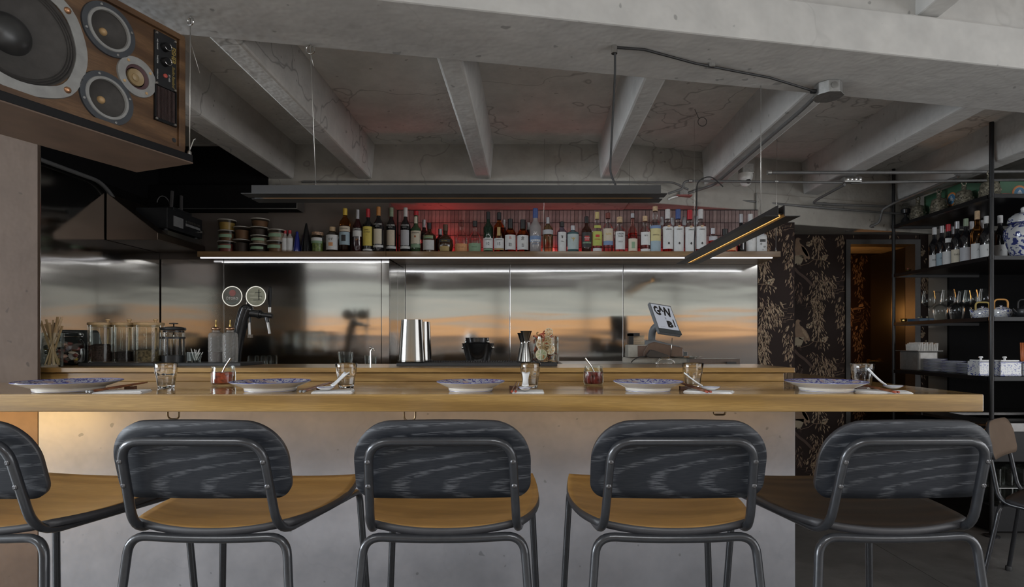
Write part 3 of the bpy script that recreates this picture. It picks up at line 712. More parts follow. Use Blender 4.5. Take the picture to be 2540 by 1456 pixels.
# control plate and grille
X0, X1 = -.104, -.026; zt, zm, zb = .385, .205, .085
cp = MB().box(X0, X1, .006, .012, zm, zt).build('control_plate', black_metal, sp, bevel=.001)
for z in (zt - .045, zt - .095):
    kx = X0 + .034
    kn = MB().lathe([(.015, 0), (.0135, .016), (.0115, .018), (0, .018)], 20, T(kx, .006, z) @ RX(PI / 2)).build('knob', black_gloss, cp)
    MB().tube(circle((kx, -.0125, z), .0125, 22, 'Y', -2.6, 1.2, False), .0011, 5).build('knob_ring', steel_plain, kn)
MB().lathe([(.007, 0), (.0065, .004), (0, .006)], 14, T(X0 + .036, .006, zt - .140) @ RX(PI / 2)).build('indicator', plain('red_button', (.45, .08, .06), .3), cp)
Mt = lambda x, z: T(x, .0055, z) @ UP @ RZ(-PI / 2)
text('maker_lettering', 'FISHER', .021, gold_ink, cp, Mt(X1 - .012, zt - .058), sx=.9, bold=.0004)
text('script_lettering', 'Studio-Standard', .0145, gold_ink, cp, Mt(X1 - .012, zt - .132), sx=.78, shear=.35)
text('model_lettering', 'ST-450', .0085, white_ink, cp, Mt(X1 - .027, zt - .142))
for z, tx in ((zt - .045, 'MID RANGE'), (zt - .095, 'TWEETER'), (zt - .145, 'OVERLOAD')):
    text('small_lettering', tx, .0065, white_ink, cp, Mt(X0 + .009, z))
gr = MB().box(X0, X1, .010, .012, zb, zm - .001).box(X0, X0 + .005, .005, .010, zb, zm - .001).box(X1 - .005, X1, .005, .010, zb, zm - .001).box(X0, X1, .005, .010, zb, zb + .010).build('grille', black_gloss, sp)
for i in range(14):
    x = X0 + .008 + i * .0048
    MB().box(x - .0011, x + .0011, .006, .010, zb + .010, zm - .004).build('grille_slat', plain('slat_brown', (.05, .03, .028), .5), gr)
for x in (X0 + .006, X1 - .006):
    for z in (zt - .008, zm + .004, zb + .006):
        MB().lathe([(.005, 0), (.004, .003), (0, .0035)], 8, T(x, .005, z) @ RX(PI / 2)).build('bolt', steel_plain, sp)
for z in (.04, H - .04):
    MB().lathe([(.008, .0005), (.0075, .0015), (.004, .001), (0, .0005)], 12, T(-.031, .0125, z) @ RX(PI / 2)).build('grille_peg_hole', black_rubber, sp)

# ================================================================= CEILING FITTINGS
jb = thing('junction_box', 'octagonal grey metal junction box under the concrete beam', 'junction box', at(2054, 172, 2.46))
jb.location.z = ZB; jb.location = Vector((wx(2054, 2.53), 2.53, ZB))
MB().lathe([(.058, -.052), (.058, 0)], 8, RZ(PI / 8), smooth=False).build('housing', galv, jb, bevel=.003)
MB().lathe([(.064, -.056), (.064, -.052)], 8, RZ(PI / 8), smooth=False).build('cover', galv, jb)
MB().lathe([(.015, 0), (.015, .003), (0, .003)], 14, T(0, -.054, -.026) @ RX(PI / 2)).build('knockout', steel_dull, jb)
MB().lathe([(.010, 0), (.010, .02)], 10, T(-.056, 0, -.030) @ RY(-PI / 2)).build('cable_gland', black_metal, jb)
zt_ = ZB - .008
cb = thing('ceiling_cable', 'black cable clipped under the beam from corner bend to junction box', 'cable')
j = jb.location
a = Vector((wx(1520, 2.24), 2.20, ZB - .006))
MB().tube([a, a + Vector((.12, .015, -.001)), a.lerp(j, .35) + Vector((0, 0, -.012 - (a.lerp(j, .35).z - ZB))), a.lerp(j, .7) + Vector((0, 0, -.014)), j + Vector((-.06, 0, -.030))], .005, 8).build('cable', black_rubber, cb)
MB().lathe([(.012, -.03), (.012, 0)], 10, T(a.x, a.y, ZB)).build('corner_clip', steel_plain, cb)
m_ = a.lerp(j, .42)
MB().box(m_.x - .012, m_.x + .012, m_.y - .012, m_.y + .012, ZB - .016, ZB - .001).build('clip', galv, cb)
def conduit(label, pts, r=.010, rad=.06, clips=(), m=None, name='conduit'):
    t = thing(name, label, 'conduit'); pp = fillet(pts, rad, 6) if len(pts) > 2 else [Vector(p) for p in pts]
    MB().tube(pp, r, 10).build('pipe', m or conduit_m, t)
    for c in clips:
        MB().lathe([(r * 1.5, -.012), (r * 1.5, .012)], 10, T(*c) @ RY(PI / 2)).build('clip', galv, t)
    return t
conduit('grey conduit running back along the rib from junction box to lamp feed', [j + Vector((-.03, .05, -.03)), Vector((1.325, 2.75, ZB - .012)), Vector((1.325, 4.10, ZB - .012)), Vector((1.20, 4.14, 2.33)), Vector((1.12, 4.12, 2.30))], .0095)
Yc = 3.80
conduit('upper horizontal conduit crossing from the dome camera to the far right', [at(1905, 428, Yc), at(2240, 428, Yc), at(2560, 425, Yc)], .011, .05, [at(1908, 428, Yc)])
Yd = 3.92
conduit('lower horizontal conduit from the wall box to the round junction cover', [at(1658, 480, Yd), at(1694, 468, Yd), at(1696, 450, Yd), at(1730, 449, Yd), at(2090, 453, Yd)], .008, .04, [at(1712, 449, Yd), at(1925, 450, Yd)])
conduit('conduit from the round junction cover continuing to the right edge', [at(2110, 453, Yd), at(2560, 446, Yd)], .010)
conduit('bent conduit dropping from the round junction cover along the beam lip', [at(2095, 458, Yd), at(2030, 493, 4.25), at(2016, 503, 4.30), at(2060, 507, 4.38), at(2210, 512, 4.5)], .0095, .03, [at(2045, 506, 4.37)])
conduit('thin conduit along the end beam above the bottle shelf', [at(1650, 490, 4.2), at(1800, 494, 4.24), at(2000, 512, 4.36), at(2200, 528, 4.5), at(2260, 532, 4.54)], .0085, .05, [at(1805, 494, 4.24)])
conduit('conduit climbing from above the doorway towards the right', [at(2098, 572, 4.6), at(2160, 562, 4.56), at(2182, 552, 4.52), at(2188, 520, 4.48), at(2215, 505, 4.44), at(2350, 448, 3.98), at(2382, 436, 3.86), at(2370, 431, 3.82)], .0095, .03, [at(2163, 561, 4.56)])
conduit('grey pipe bending down the black kitchen wall', [(-2.575, 2.95, wz(393, 2.97)), (-2.575, 3.42, 2.19), (-2.575, 3.54, 2.10), (-2.575, 3.56, 1.99)], .012, .10)
conduit('conduit along the top of the end beam behind the long lamp', [(-1.6, 3.985, wz(451, 3.985)), (1.0, 3.985, wz(452, 3.985)), (1.12, 4.03, wz(470, 4.03))], .007, .04)
rj = thing('junction_cover', 'small cast metal junction cover where three conduits meet', 'junction box', at(2110, 448, 3.92))
MB().box(-.06, .065, -.03, .03, -.018, .022).build('housing', galv, rj, bevel=.008)
for x in (-.04, -.012, .016, .045): MB().lathe([(.012, 0), (.012, .006), (.006, .008), (0, .008)], 10, T(x, -.03, .004) @ RX(PI / 2)).build('boss', steel_dull, rj)
wbx = thing('wall_box', 'small grey electrical box with red rim at the end of the long lamp', 'electrical box', at(1694, 481, 4.1))
MB().box(-.025, .03, -.02, .03, -.012, .03).build('housing', galv, wbx, bevel=.003)
MB().box(-.05, .06, -.03, .03, -.020, -.012).build('rim', plain('red_rim', (.30, .09, .08), .5), wbx)
MB().tube(fillet([(-.04, -.01, -.02), (-.08, -.02, -.03), (-.11, -.02, -.045)], .03, 4), .006, 6).build('flex', white_plastic, wbx)
dc = thing('dome_camera', 'white dome security camera mounted on the concrete rib', 'camera', at(1849, 437, 4.0))
MB().box(-.03, .05, -.03, .06, .015, .085).build('mount_box', galv, dc, bevel=.006)
MB().lathe([(.047, .018), (.050, .0), (.047, -.02), (.036, -.042), (.030, -.048)], 24, None).build('housing', white_plastic, dc)
MB().ball((0, -.006, -.036), .040, 18).build('dome', white_plastic, dc)
MB().lathe([(.017, 0), (.017, .006), (.010, .008), (0, .005)], 14, T(.004, -.041, -.048) @ RX(PI / 2 - .25)).build('lens', black_gloss, dc)
lp = thing('wire_loop', 'loose loop of wire hanging from the ceiling slab by the lamp suspension', 'wire', at(1742, 270, 3.4))
lp.location.z = ZS - .075
MB().tube(circle((0, 0, 0), .026, 22, 'Y'), .0022, 6, True).build('loop', conduit_m, lp)
MB().tube([(-.02, 0, .018), (-.045, 0, .075)], .002, 6).build('tail', conduit_m, lp)
# ================================================================= BOTTLE SHELF
SH = 1.849
bs = thing('bottle_shelf', 'long oak back bar shelf with LED strip underneath', 'shelf')
MB().box(-2.272, -.986, 3.88, 3.996, 1.811, SH).build('shelf_board', oak_shelf, bs, bevel=.002)
MB().box(-.984, 1.71, 3.88, 4.248, 1.811, SH).build('shelf_board', oak_shelf, bs, bevel=.002)
MB().box(-2.265, 1.665, 3.905, 3.918, 1.8045, 1.811).build('led_strip', emit('white_led', (.95, .95, 1.0), 1.0), bs)
for x_, nm in ((1.685, 'thin steel wire holding up the right end of the bottle shelf'), (wx(1348, 3.9), 'thin steel wire holding up the middle of the bottle shelf')):
    hw = thing('hanging_wire', nm, 'wire', (x_, 3.90, SH + .0005))
    wire(hw, (0, 0, .012), (.008, 0, ZS - SH - .001), .0013, 'strand'); MB().lathe([(.006, 0), (.006, .012), (.002, .03)], 8).build('wire_grip', steel_plain, hw)
red_e = emit('red_led', (1.0, .05, .06), 1.6)
for px, z in ((1088, 1.945), (1381, 1.88)):
    t = thing('red_spot', 'small red LED spot glowing behind the bottles near the round brown bottle' if px < 1200 else 'small red LED spot glowing behind the green bottle', 'lamp', (wx(px, 4.2), 4.2, SH))
    MB().lathe([(.016, 0), (.016, .006), (.006, .008), (.006, z - SH - .01)], 12).build('stand', black_metal, t)
    MB().ball((0, 0, z - SH - .004), .011, 10).build('bulb', red_e, t)
rs = MB().box(-.88, 1.62, 4.205, 4.215, SH, SH + .008).build('red_led_strip', red_e)
tag(rs, 'red LED strip lying on the shelf behind the bottles', 'led strip')

GL = {}
def gm(key, col, kind='thin', rough=.03):
    if key not in GL: GL[key] = thin('bottle_' + key, col, rough) if kind == 'thin' else plain('bottle_' + key, col, .08, 0, .03, 20, .6)
    return GL[key]
dark = gm('dark', (.012, .012, .014), 'solid'); darkred = gm('darkred', (.03, .006, .008), 'solid'); darkgreen = gm('darkgreen', (.012, .03, .018), 'solid')
greenb = gm('green', (.035, .075, .035), 'solid'); brownb = gm('brown', (.05, .022, .010), 'solid'); amber = gm('amber', (.85, .55, .28)); pinkc = gm('pink', (.95, .75, .72))
clr = gm('clear', (.93, .95, .94)); blueb = gm('blue', (.62, .74, .86)); teal = gm('teal', (.06, .12, .13), 'solid'); frosty = gm('frosty', (.30, .28, .28), 'solid')
paleg = gm('paleg', (.72, .80, .60)); rum = gm('rum', (.035, .012, .008), 'solid')
LIQ = {'amber': thin('liquid_amber', (.62, .30, .08), .1), 'clear': thin('liquid_clear', (.92, .90, .88), .1), 'pink': thin('liquid_red_glow', (.85, .35, .33), .1)}  # pink tint holds the red lamp glow shining through clear bottles
def lm(n, c): return plain('label_' + n, c, .6, 0, .06, 40)
Lw, Lc, Ly, Lg, Lo, Lb, Lt, Lk, Lbe = lm('white', (.62, .63, .63)), lm('cream', (.60, .55, .44)), lm('yellow', (.62, .50, .10)), lm('grey', (.42, .43, .46)), lm('orange', (.62, .30, .13)), lm('blue', (.16, .24, .40)), lm('teal', (.42, .50, .50)), lm('black', (.03, .03, .03)), lm('beige', (.55, .48, .38))
Lgr = lm('green', (.22, .34, .22)); Lr = lm('red', (.45, .04, .04)); Lpale = lm('paleblue', (.32, .42, .48)); Llime = lm('lime', (.42, .46, .10))
capm = lambda n, c, me=0: plain('cap_' + n, c, .35, me)
cY, cS, cR, cO, cG, cW, cK, cB, cC = capm('yellow', (.62, .42, .05)), capm('silver', (.40, .40, .42), .6), capm('red', (.42, .02, .03)), capm('orange', (.50, .22, .06)), capm('green', (.22, .28, .19)), capm('white', (.55, .55, .55)), capm('black', (.015, .015, .016)), capm('blue', (.05, .09, .26)), cork
def arcshell(r, z0, z1, half=1.25, n=18): return MB().lathe([(r, z0), (r, z1)], n, arc=(-PI / 2 - half, -PI / 2 + half))
BOT = 'spirit bottles on the back bar shelf'
def bottle(label, px, top, wpx, glassm, cap, labels=(), texts=(), Y=4.0, sh=.58, nk=.74, rn=.38, capl=.11, liq=None, lvl=.5, z=SH, name='spirit_bottle', group=BOT, cat='bottle', round_=0, caps=1.12, base=None):
    zt = wz(top, Y) if base is None else z + base; h = zt - z; r = wpx * Y / F / 2 if wpx > 1 else wpx
    t = thing(name, label, cat, (wx(px, Y), Y, z), group=group)
    rnk = max(r * rn, .0095)
    if round_: prof = [(r * .55, 0), (r * .62, .004), (r * .9, h * .12), (r, h * .28), (r * .93, h * .45), (r * .6, h * .58), (rnk, h * .66), (rnk, h * (1 - capl))]
    else: prof = [(r * .88, 0), (r, .006), (r, h * sh), (r * .96, h * (sh + .03)), (r * .80, h * (sh + (nk - sh) * .42)), (rnk * 1.25, h * (nk - .03)), (rnk, h * nk), (rnk, h * (1 - capl))]
    MB().lathe(prof, 20).build('glass', glassm, t)
    if liq:
        k = .93; hl = h * lvl
        pr = [(r * k * .9, .006), (r * k, .012)] + [(r * k, min(hl, h * sh))]
        MB().lathe(pr, 18).build('liquid', LIQ[liq], t)
    MB().lathe([(rnk * caps, h * (1 - capl)), (rnk * caps, h * .992), (rnk * .9, h), (0, h)], 14).build('cap', cap, t)
    for (m, a, b, half) in labels: arcshell((rnk if a > nk else r) * 1.02 + .0004, h * a, h * b, half).build('label', m, t)
    for (s, m, zz, size) in texts: text('label_text', s, size * 1.3, m, t, None, cyl=(rnk if zz > nk else r) * 1.03 + .0012, z0=h * zz, sx=.85)
    return t
y1 = 3.938
bottle('small clear bottle with white flower label and cork stopper', 825, 563, 30, clr, cC, [(Lw, .08, .66, 1.2), (Lo, .22, .36, .35)], [('ゆず', ink, .48, .016)], y1, .70, .84, .45, .18, 'clear')
bottle('amber bottle with yellow cap and blue pictured label', 856, 517, 27, amber, cY, [(Lbe, .46, .58, 1.3), (Lpale, .16, .45, 1.2), (Lk, .24, .38, .4)], [('CALEDONIA', ink, .52, .010)], y1, .66, .82, .36, .16, 'amber', .6)
bottle('dark red bottle with silver cap and black and white label', 887, 520, 23, darkred, cS, [(Lk, .50, .56, 1.3), (Lw, .36, .50, 1.2)], [('CAMPARI', white_ink, .53, .013)], y1, .58, .76, .40, .22)
bottle('black bottle with red cap and tall yellow label', 913, 518, 25, dark, cR, [(Ly, .14, .58, 1.2), (Lw, .03, .07, 1.2)], [('AMARO', ink, .50, .009), ('LUCANO', ink, .45, .011), ('n°', ink, .38, .009)], y1, .60, .74, .36, .20)
for px, tp, cp_, lb, nm in ((939, 513, cO, Lc, 'black vermouth bottle with orange cap and pale label'), (971, 515, cG, Lbe, 'black vermouth bottle with olive green cap and beige label'), (1006, 515, cW, Lg, 'black vermouth bottle with white cap and grey label')):
    bottle(nm, px, tp, 26, dark, cp_, [(lb, .17, .50, .85), (Lw, .10, .15, 1.2), (lb, .80, .82, 2.9)], [('YZAGUIRRE', white_ink, .60, .0115), ('RESERVA', white_ink, .555, .007)], y1 if px < 960 else 4.0, .58, .76, .36, .20)
bottle('green whiskey bottle with cream label and red cap', 1032, 523, 26, greenb, cR, [(Lc, .22, .52, 1.2), (Lgr, .13, .21, 1.2), (Lc, .70, .86, .8)], [('JAMESON', ink, .47, .012), ('●', plain('seal', (.35, .12, .05), .6), .38, .016)], sh=.55, nk=.68, rn=.40)
bottle('squat dark whisky bottle with white label and green band', 1065, 553, 34, brownb, cK, [(Lw, .10, .42, .9), (Lgr, .46, .56, .7)], [("BUCHANAN'S", gold_ink, .53, .0085)], sh=.56, nk=.72, rn=.30, capl=.2)
bottle('round brown bottle with brown stopper and gold label', 1105, 557, 40, brownb, plain('cap_brown', (.10, .055, .03), .5), [(plain('label_gold', (.42, .30, .12), .5), .06, .22, .6), (Lk, .36, .46, .7)], [('OLD PARR', gold_ink, .40, .008)], round_=1, rn=.28, capl=.22)
bottle('clear cut glass bottle with orange label and crystal stopper', 1145, 546, 33, clr, clear_grey, [(Lo, .05, .28, 1.1)], [('CENTENARIO', ink, .17, .006)], sh=.45, nk=.70, rn=.26, capl=.18, liq='clear', caps=1.4)
bottle('clear cut glass bottle with green label and dark stopper', 1178, 548, 33, clr, cK, [(Lgr, .05, .30, 1.1)], [('CENTENARIO', ink, .18, .006)], sh=.45, nk=.70, rn=.26, capl=.18, liq='clear', caps=1.4)
bottle('dark green malt bottle with white label reading 12', 1211, 525, 25, darkgreen, cK, [(Lw, .12, .36, 1.2), (Lgr, .07, .11, 1.2)], [('12', ink, .22, .022), ('GLENFIDDICH', ink, .32, .0075)], sh=.60, nk=.76, rn=.38, capl=.18)
bottle('amber malt bottle with white label reading 15', 1238, 527, 26, amber, cK, [(Lw, .12, .36, 1.2), (plain('label_gold', (.42, .30, .12), .5), .08, .115, 1.2), (plain('label_gold', (.42, .30, .12), .5), .42, .62, .3)], [('15', ink, .22, .022), ('GLENFIDDICH', ink, .32, .0075)], sh=.64, nk=.78, rn=.38, capl=.18, liq='amber', lvl=.62)
bottle('short amber whisky bottle with red and black brush characters', 1266, 543, 28, amber, cK, [(Lw, .10, .52, 1.15)], [('鳥', Lr, .43, .017), ('取', ink, .23, .022)], sh=.58, nk=.74, rn=.40, capl=.30, liq='amber', lvl=.58)
bottle('short amber whisky bottle with bold black brush characters', 1297, 545, 29, amber, cK, [(Lw, .10, .52, 1.15)], [('倉', ink, .42, .022), ('吉', ink, .22, .020)], sh=.56, nk=.74, rn=.40, capl=.30, liq='amber', lvl=.58)
bottle('tall frosted vodka bottle with blue cap', 1328, 517, 29, frosty, cB, [(Lb, .25, .38, 1.2), (Lw, .26, .30, .9)], [('VODKA', Lb, .20, .012), ('v v', white_ink, .46, .02)], sh=.58, nk=.74, rn=.40, capl=.22)
bottle('pale green cylindrical liqueur bottle with grey collar', 1359, 539, 26, paleg, cS, [(Lg, .52, .64, 2.9)], sh=.66, nk=.82, rn=.32, capl=.18, liq='clear')
bottle('blue tinted gin bottle with tall white label', 1394, 550, 25, blueb, cK, [(Lw, .06, .66, .85)], [('♛', ink, .50, .020), ('GIN', ink, .36, .010)], sh=.66, nk=.80, rn=.40, capl=.16)
bottle('broad dark teal gin bottle with pale teal label', 1421, 560, 30, teal, cS, [(Lt, .14, .68, 1.1)], [('⚚', gold_ink, .45, .034)], sh=.72, nk=.84, rn=.36, capl=.16)
bottle('dark rum bottle with black label and red roundel', 1455, 537, 26, rum, cK, [(Lk, .16, .56, 1.1), (Lr, .32, .46, .45), (Lgr, .26, .30, .9)], [('HAVANA', white_ink, .41, .009), ('CLUB', white_ink, .37, .009)], sh=.60, nk=.76, rn=.36, capl=.18)
bottle('rum bottle with bright yellow label and pale gold cap', 1481, 526, 25, clr, plain('cap_gold', (.52, .42, .18), .4), [(Llime, .18, .52, 1.2), (Lr, .38, .44, .4), (Lw, .05, .12, 1.0), (Llime, .60, .66, .7)], [('HAVANA', Lr, .33, .009)], sh=.58, nk=.74, rn=.38, capl=.17, liq='clear', lvl=.5)
bottle('clear bottle with beige arched label above a blue band', 1508, 528, 26, clr, capm('maroon', (.16, .04, .03)), [(Lbe, .30, .60, 1.1), (Lb, .20, .30, 1.1)], [('FLOR', gold_ink, .46, .016)], sh=.62, nk=.76, rn=.40, capl=.14, liq='clear')
bottle('clear bottle with cork and rectangular white letterpress label', 1537, 538, 30, clr, cC, [(Lw, .10, .58, .85)], [('DAGIN\nTIGRE', ink, .48, .013), ('≡≡≡', ink, .30, .016)], sh=.62, nk=.74, rn=.42, capl=.16, liq='clear')
bottle('slim pink tinged bottle with small portrait label', 1569, 529, 24, pinkc, cS, [(Lc, .06, .36, 1.1), (Lgr, .12, .28, .35)], sh=.50, nk=.70, rn=.36, capl=.12, liq='pink', lvl=.5)
bottle('clear bottle with cork and white six sided label', 1600, 536, 26, clr, cC, [(Lw, .22, .56, 1.0), (Lw, .04, .12, 1.1)], [('SIETE', ink, .46, .010)], sh=.60, nk=.74, rn=.42, capl=.14, liq='clear')
bottle('tall bottle with cork and blue to yellow label', 1625, 512, 27, clr, cC, [(Lb, .52, .58, 1.2), (Lpale, .04, .26, 1.2), (lm('straw', (.58, .52, .26)), .26, .52, 1.2)], [('HERRADURA', ink, .38, .008)], sh=.62, nk=.74, rn=.42, capl=.10, liq='clear')
for px, tp, cp_, nm in ((1656, 519, cW, 'white labelled mezcal bottle with white capsule beside the blue and yellow label'), (1682, 519, cB, 'white labelled mezcal bottle with dark blue capsule'), (1711, 521, cR, 'white labelled mezcal bottle with dark red capsule'), (1738, 519, cW, 'white labelled mezcal bottle with white capsule nearest the slanting lamp')):
    bottle(nm, px, tp, 26, clr, cp_, [(Lw, .03 if px in (1682, 1711) else .10, .60, 1.25), (cork, .575, .62, .25)], [('UNION', ink, .53, .011), ('♠', ink, .22, .014)], sh=.60, nk=.72, rn=.44, capl=.22, liq='pink' if px != 1682 else 'clear', lvl=.5)
bottle('small clear swing top bottle with silver cap', 1768, 566, 22, clr, cS, [(Lg, .50, .66, 1.2)], sh=.50, nk=.70, rn=.5, capl=.24, liq='pink')
bottle('small black capped bottle half hidden by the slanting lamp', 1798, 568, 24, pinkc, cK, [], sh=.50, nk=.70, rn=.5, capl=.26, liq='pink')
bottle('squat pink bottle below the slanting lamp', 1812, 586, 26, pinkc, cS, [(Lo, .10, .4, 1.0)], Y=3.95, sh=.6, nk=.76, rn=.4, liq='pink')
bottle('slim dark bottle with silver capsule right of the slanting lamp', 1838, 531, 20, dark, cS, [(Lg, .30, .36, 1.2)], sh=.56, nk=.70, rn=.44, capl=.22)
bottle('tall white bottle with faint grey print near the shelf end', 1861, 531, 25, gm('milk', (.52, .54, .56), 'solid'), cW, [(Lw, .06, .40, 1.3)], [('°', ink, .3, .02)], sh=.42, nk=.62, rn=.42, capl=.2)
bottle('white bottle with black brush print and blue stopper at the shelf end', 1887, 573, 28, gm('milk', (.52, .54, .56), 'solid'), cB, [(Lw, .08, .72, 1.3), (Lk, .48, .60, .5)], [('*  ,', ink, .35, .03), (' ,*', ink, .22, .03)], sh=.78, nk=.88, rn=.5, capl=.14)
for px, tp, wh in ((1052, 545, 'whiskey bottle with cream label'), (1092, 568, 'round brown bottle'), (1250, 545, 'malt bottle labelled 15'), (1311, 552, 'bold brush character bottle'), (1642, 538, 'blue and yellow label'), (1668, 540, 'dark blue capsule'), (1697, 538, 'dark red capsule'), (1726, 536, 'last white capsule')):
    bottle('dim second row bottle peeking out behind the ' + wh, px, tp, 24, dark if px < 1320 else clr, cS, [(Lg, .78, .9, 2.9)], (), 4.10, .58, .74, .38, .16)
# deli tubs, small condiments left of the bottles
tubm = thin('deli_plastic', (.80, .76, .70), .25); tublid = plain('tub_rim', (.40, .37, .33), .5)
def tub(label, px, z, w, h, fill, band=None):
    t = thing('deli_tub', label, 'container', (wx(px, y1 - .002), y1 - .002, z), group='stacked deli tubs on the shelf end')
    MB().lathe([(w * .40, 0), (w * .42, .002), (w * .48, h - .006), (w * .50, h - .004)], 20).build('tub', tubm, t)
    MB().lathe([(w * .505, h - .006), (w * .52, h - .004), (w * .52, h), (w * .46, h + .001), (0, h + .001)], 20).build('lid', tublid, t)
    MB().lathe([(w * .385, .003), (w * .43, h * .72), (0, h * .73)], 18).build('contents', fill, t)
    if band: arcshell(w * .485, h * .30, h * .60, .9).build('label', band, t)
    return t
fy, fb, fr2, fd, fw = plain('fill_yellow', (.42, .30, .08), .6), plain('fill_brown', (.20, .11, .06), .6), plain('fill_red', (.24, .06, .05), .6), plain('fill_dark', (.05, .04, .04), .6), plain('fill_pale', (.40, .36, .30), .6)
stacks = [(563, [('lower', fr2, Lgr), ('middle', fb, Lgr), ('top', fy, None)], .118, .073), (599, [('lower', fd, None), ('top', fb, None)], .108, .086), (643, [('lowest', fd, Lgr), ('second', fw, Lgr), ('third', fd, None), ('top', fb, None)], .118, .056), (685, [('lower', fb, Lgr), ('top', fw, Lgr)], .118, .076)]
pos = ['leftmost', 'second', 'third', 'rightmost']
for (px, items, w_, h_), pn in zip(stacks, pos):
    for i, (nm, fl_, bd) in enumerate(items):
        tub('%s tub of the %s deli tub stack' % (nm, pn), px + (i % 2) * 2, SH + i * (h_ + .0015), w_, h_, fl_, bd)
for px, nm in ((707, 'small white squeeze bottle with red cap beside the deli tubs'), (719, 'small pale squeeze bottle with dark red cap beside the blue flask')):
    bottle(nm, px, 571, 17, gm('sauce', (.40, .36, .33), 'solid'), cR, [(Lw, .1, .62, 1.2)], (), y1, .62, .78, .4, .16, name='squeeze_bottle', group='small squeeze bottles')
o = thing('blue_flask', 'cobalt blue conical flask beside the squeeze bottles', 'flask', (wx(737, y1), y1, SH))
MB().lathe([(.026, 0), (.027, .01), (.015, .10), (.009, .125), (.010, .14), (.006, .145), (0, .146)], 18).build('body', plain('cobalt', (.02, .03, .22), .15, 0, .1, 20, .5), o)
MB().lathe([(.0275, 0), (.0275, .006)], 18).build('foot', plain('cobalt_dark', (.01, .012, .09), .3), o)
o = thing('foil_tree', 'dark cone shaped wrapped bottle next to the olive jar', 'bottle', (wx(760, y1), y1, SH))
MB().lathe([(.038, 0), (.036, .03), (.020, .13), (.006, .20), (0, .205)], 14).build('wrap', dark, o)
MB().lathe([(.030, .0), (.036, .012), (.030, .03)], 9, smooth=False).build('foil_base', plain('foil', (.45, .42, .40), .25, 1), o)
o = thing('olive_jar', 'glass jar of green olives with patterned lid', 'jar', (wx(788, y1), y1, SH))
MB().lathe([(.038, 0), (.041, .006), (.041, .10), (.037, .112), (.036, .118)], 20).build('jar', clr, o)
MB().lathe([(.036, .004), (.037, .085), (0, .086)], 16).build('olives', plain('olives', (.14, .19, .04), .4, 0, .6, 70), o)
arcshell(.0420, .060, .098, 1.1).build('label', Lw, o); arcshell(.0422, .060, .076, 1.1).build('label_band', Lgr, o)
MB().lathe([(.039, .116), (.040, .120), (.039, .138), (0, .139)], 20).build('lid', plain('lid_floral', (.35, .22, .14), .5, 0, .8, 90), o)

# ================================================================= KITCHEN HOOD AND STEREO
hd = thing('steel_hood', 'brushed steel wedge shaped hood on the kitchen side wall', 'hood')
zu = 1.854; xl, xr = -2.592, -2.278; zl, zr = wz(477, 3.48), wz(577, 3.48)
v = [(xl, 3.48, zu), (xr, 3.48, zu), (xr, 3.48, zr), (xl, 3.48, zl), (xl, 3.99, zu), (xr, 3.99, zu), (xr, 3.99, zr), (xl, 3.99, zl)]
MB().add(v, [(0, 1, 2, 3), (7, 6, 5, 4), (0, 4, 5, 1), (1, 5, 6, 2), (2, 6, 7, 3), (3, 7, 4, 0)]).build('canopy', plain('hood_steel', (.22, .175, .145), .34, 1, .05, 3), hd, bevel=.003)
st = thing('stereo_receiver', 'black stereo receiver perched on the hood lip by the tubs', 'stereo', (xr - .045, 3.74, zr + .05))
MB().box(-.16, .040, -.16, .22, 0, .13).build('case', black_metal, st, bevel=.004)
MB().box(.040, .043, -.10, .0, .025, .09).box(.040, .043, .03, .19, .05, .066).build('display', plain('display_grey', (.22, .22, .22), .4), st)
for i in range(6): MB().box(.040, .046, .035 + i * .026, .055 + i * .026, .072, .086).build('button', steel_dull, st)
MB().lathe([(.015, 0), (.014, .02), (0, .021)], 14, T(.04, .20, .04) @ RY(PI / 2)).build('knob', steel_plain, st)
for y in (-.13, .19): MB().lathe([(.014, -.012), (.014, 0)], 12, T(.01, y, 0)).build('foot', black_rubber, st)
rt_ = thing('wifi_router', 'black router with upright antennas on the stereo', 'router', (xr - .09, 3.80, zr + .181))
MB().box(-.07, .05, -.10, .10, 0, .03).build('case', black_metal, rt_, bevel=.005)
for y, a in ((-.05, .10), (.06, .02)): MB().box(-.006, .006, y - .008, y + .008, .03, .145, RX(-a)).build('antenna', plain('antenna_grey', (.08, .075, .075), .5), rt_)
MB().tube(circle((-.02, -.09, .03), .07, 16, 'X', .2, PI - .2, False), .003, 6).build('cable', conduit_m, rt_)
sb = thing('stereo_stand', 'small stand of risers holding the stereo level above the hood lip', 'stand', (xr - .045, 3.74, zr))
MB().box(-.015, .035, -.15, .22, .0005, .037).build('riser', steel_dull, sb)

# ================================================================= THINGS ON THE LEDGE
LZ2 = 1.1126
def mat_(label, x0, x1, ya, yb, h=.014, ribs=False):
    t = thing('bar_mat', label, 'bar mat', (0, 0, LZ2))
    MB().box(x0, x1, ya, yb, 0, h).build('base', black_rubber, t, bevel=.002)
    if ribs:
        for r in range(3):
            for c in range(60):
                pass
        mb = MB(); n = int((x1 - x0) / .0125)
        for r in range(4):
            for c in range(n): mb.box(x0 + .006 + c * .0125, x0 + .013 + c * .0125, yb - .10 + r * .02, yb - .091 + r * .02, h, h + .006)
        o = mb.build('nubs', black_rubber, t); o['kind'] = 'stuff'
    return t
mat_('black rubber bar mat under the canisters and dash bottles', wx(210, 2.78), wx(607, 2.78), 2.74, 2.97)
mat_('black studded bar mat under the shaker tins and jigger', wx(986, 2.76), wx(1382, 2.76), 2.735, 2.98, ribs=True)
MZ = LZ2 + .0142; YI = 2.86
def X(px, Y=YI): return wx(px, Y)
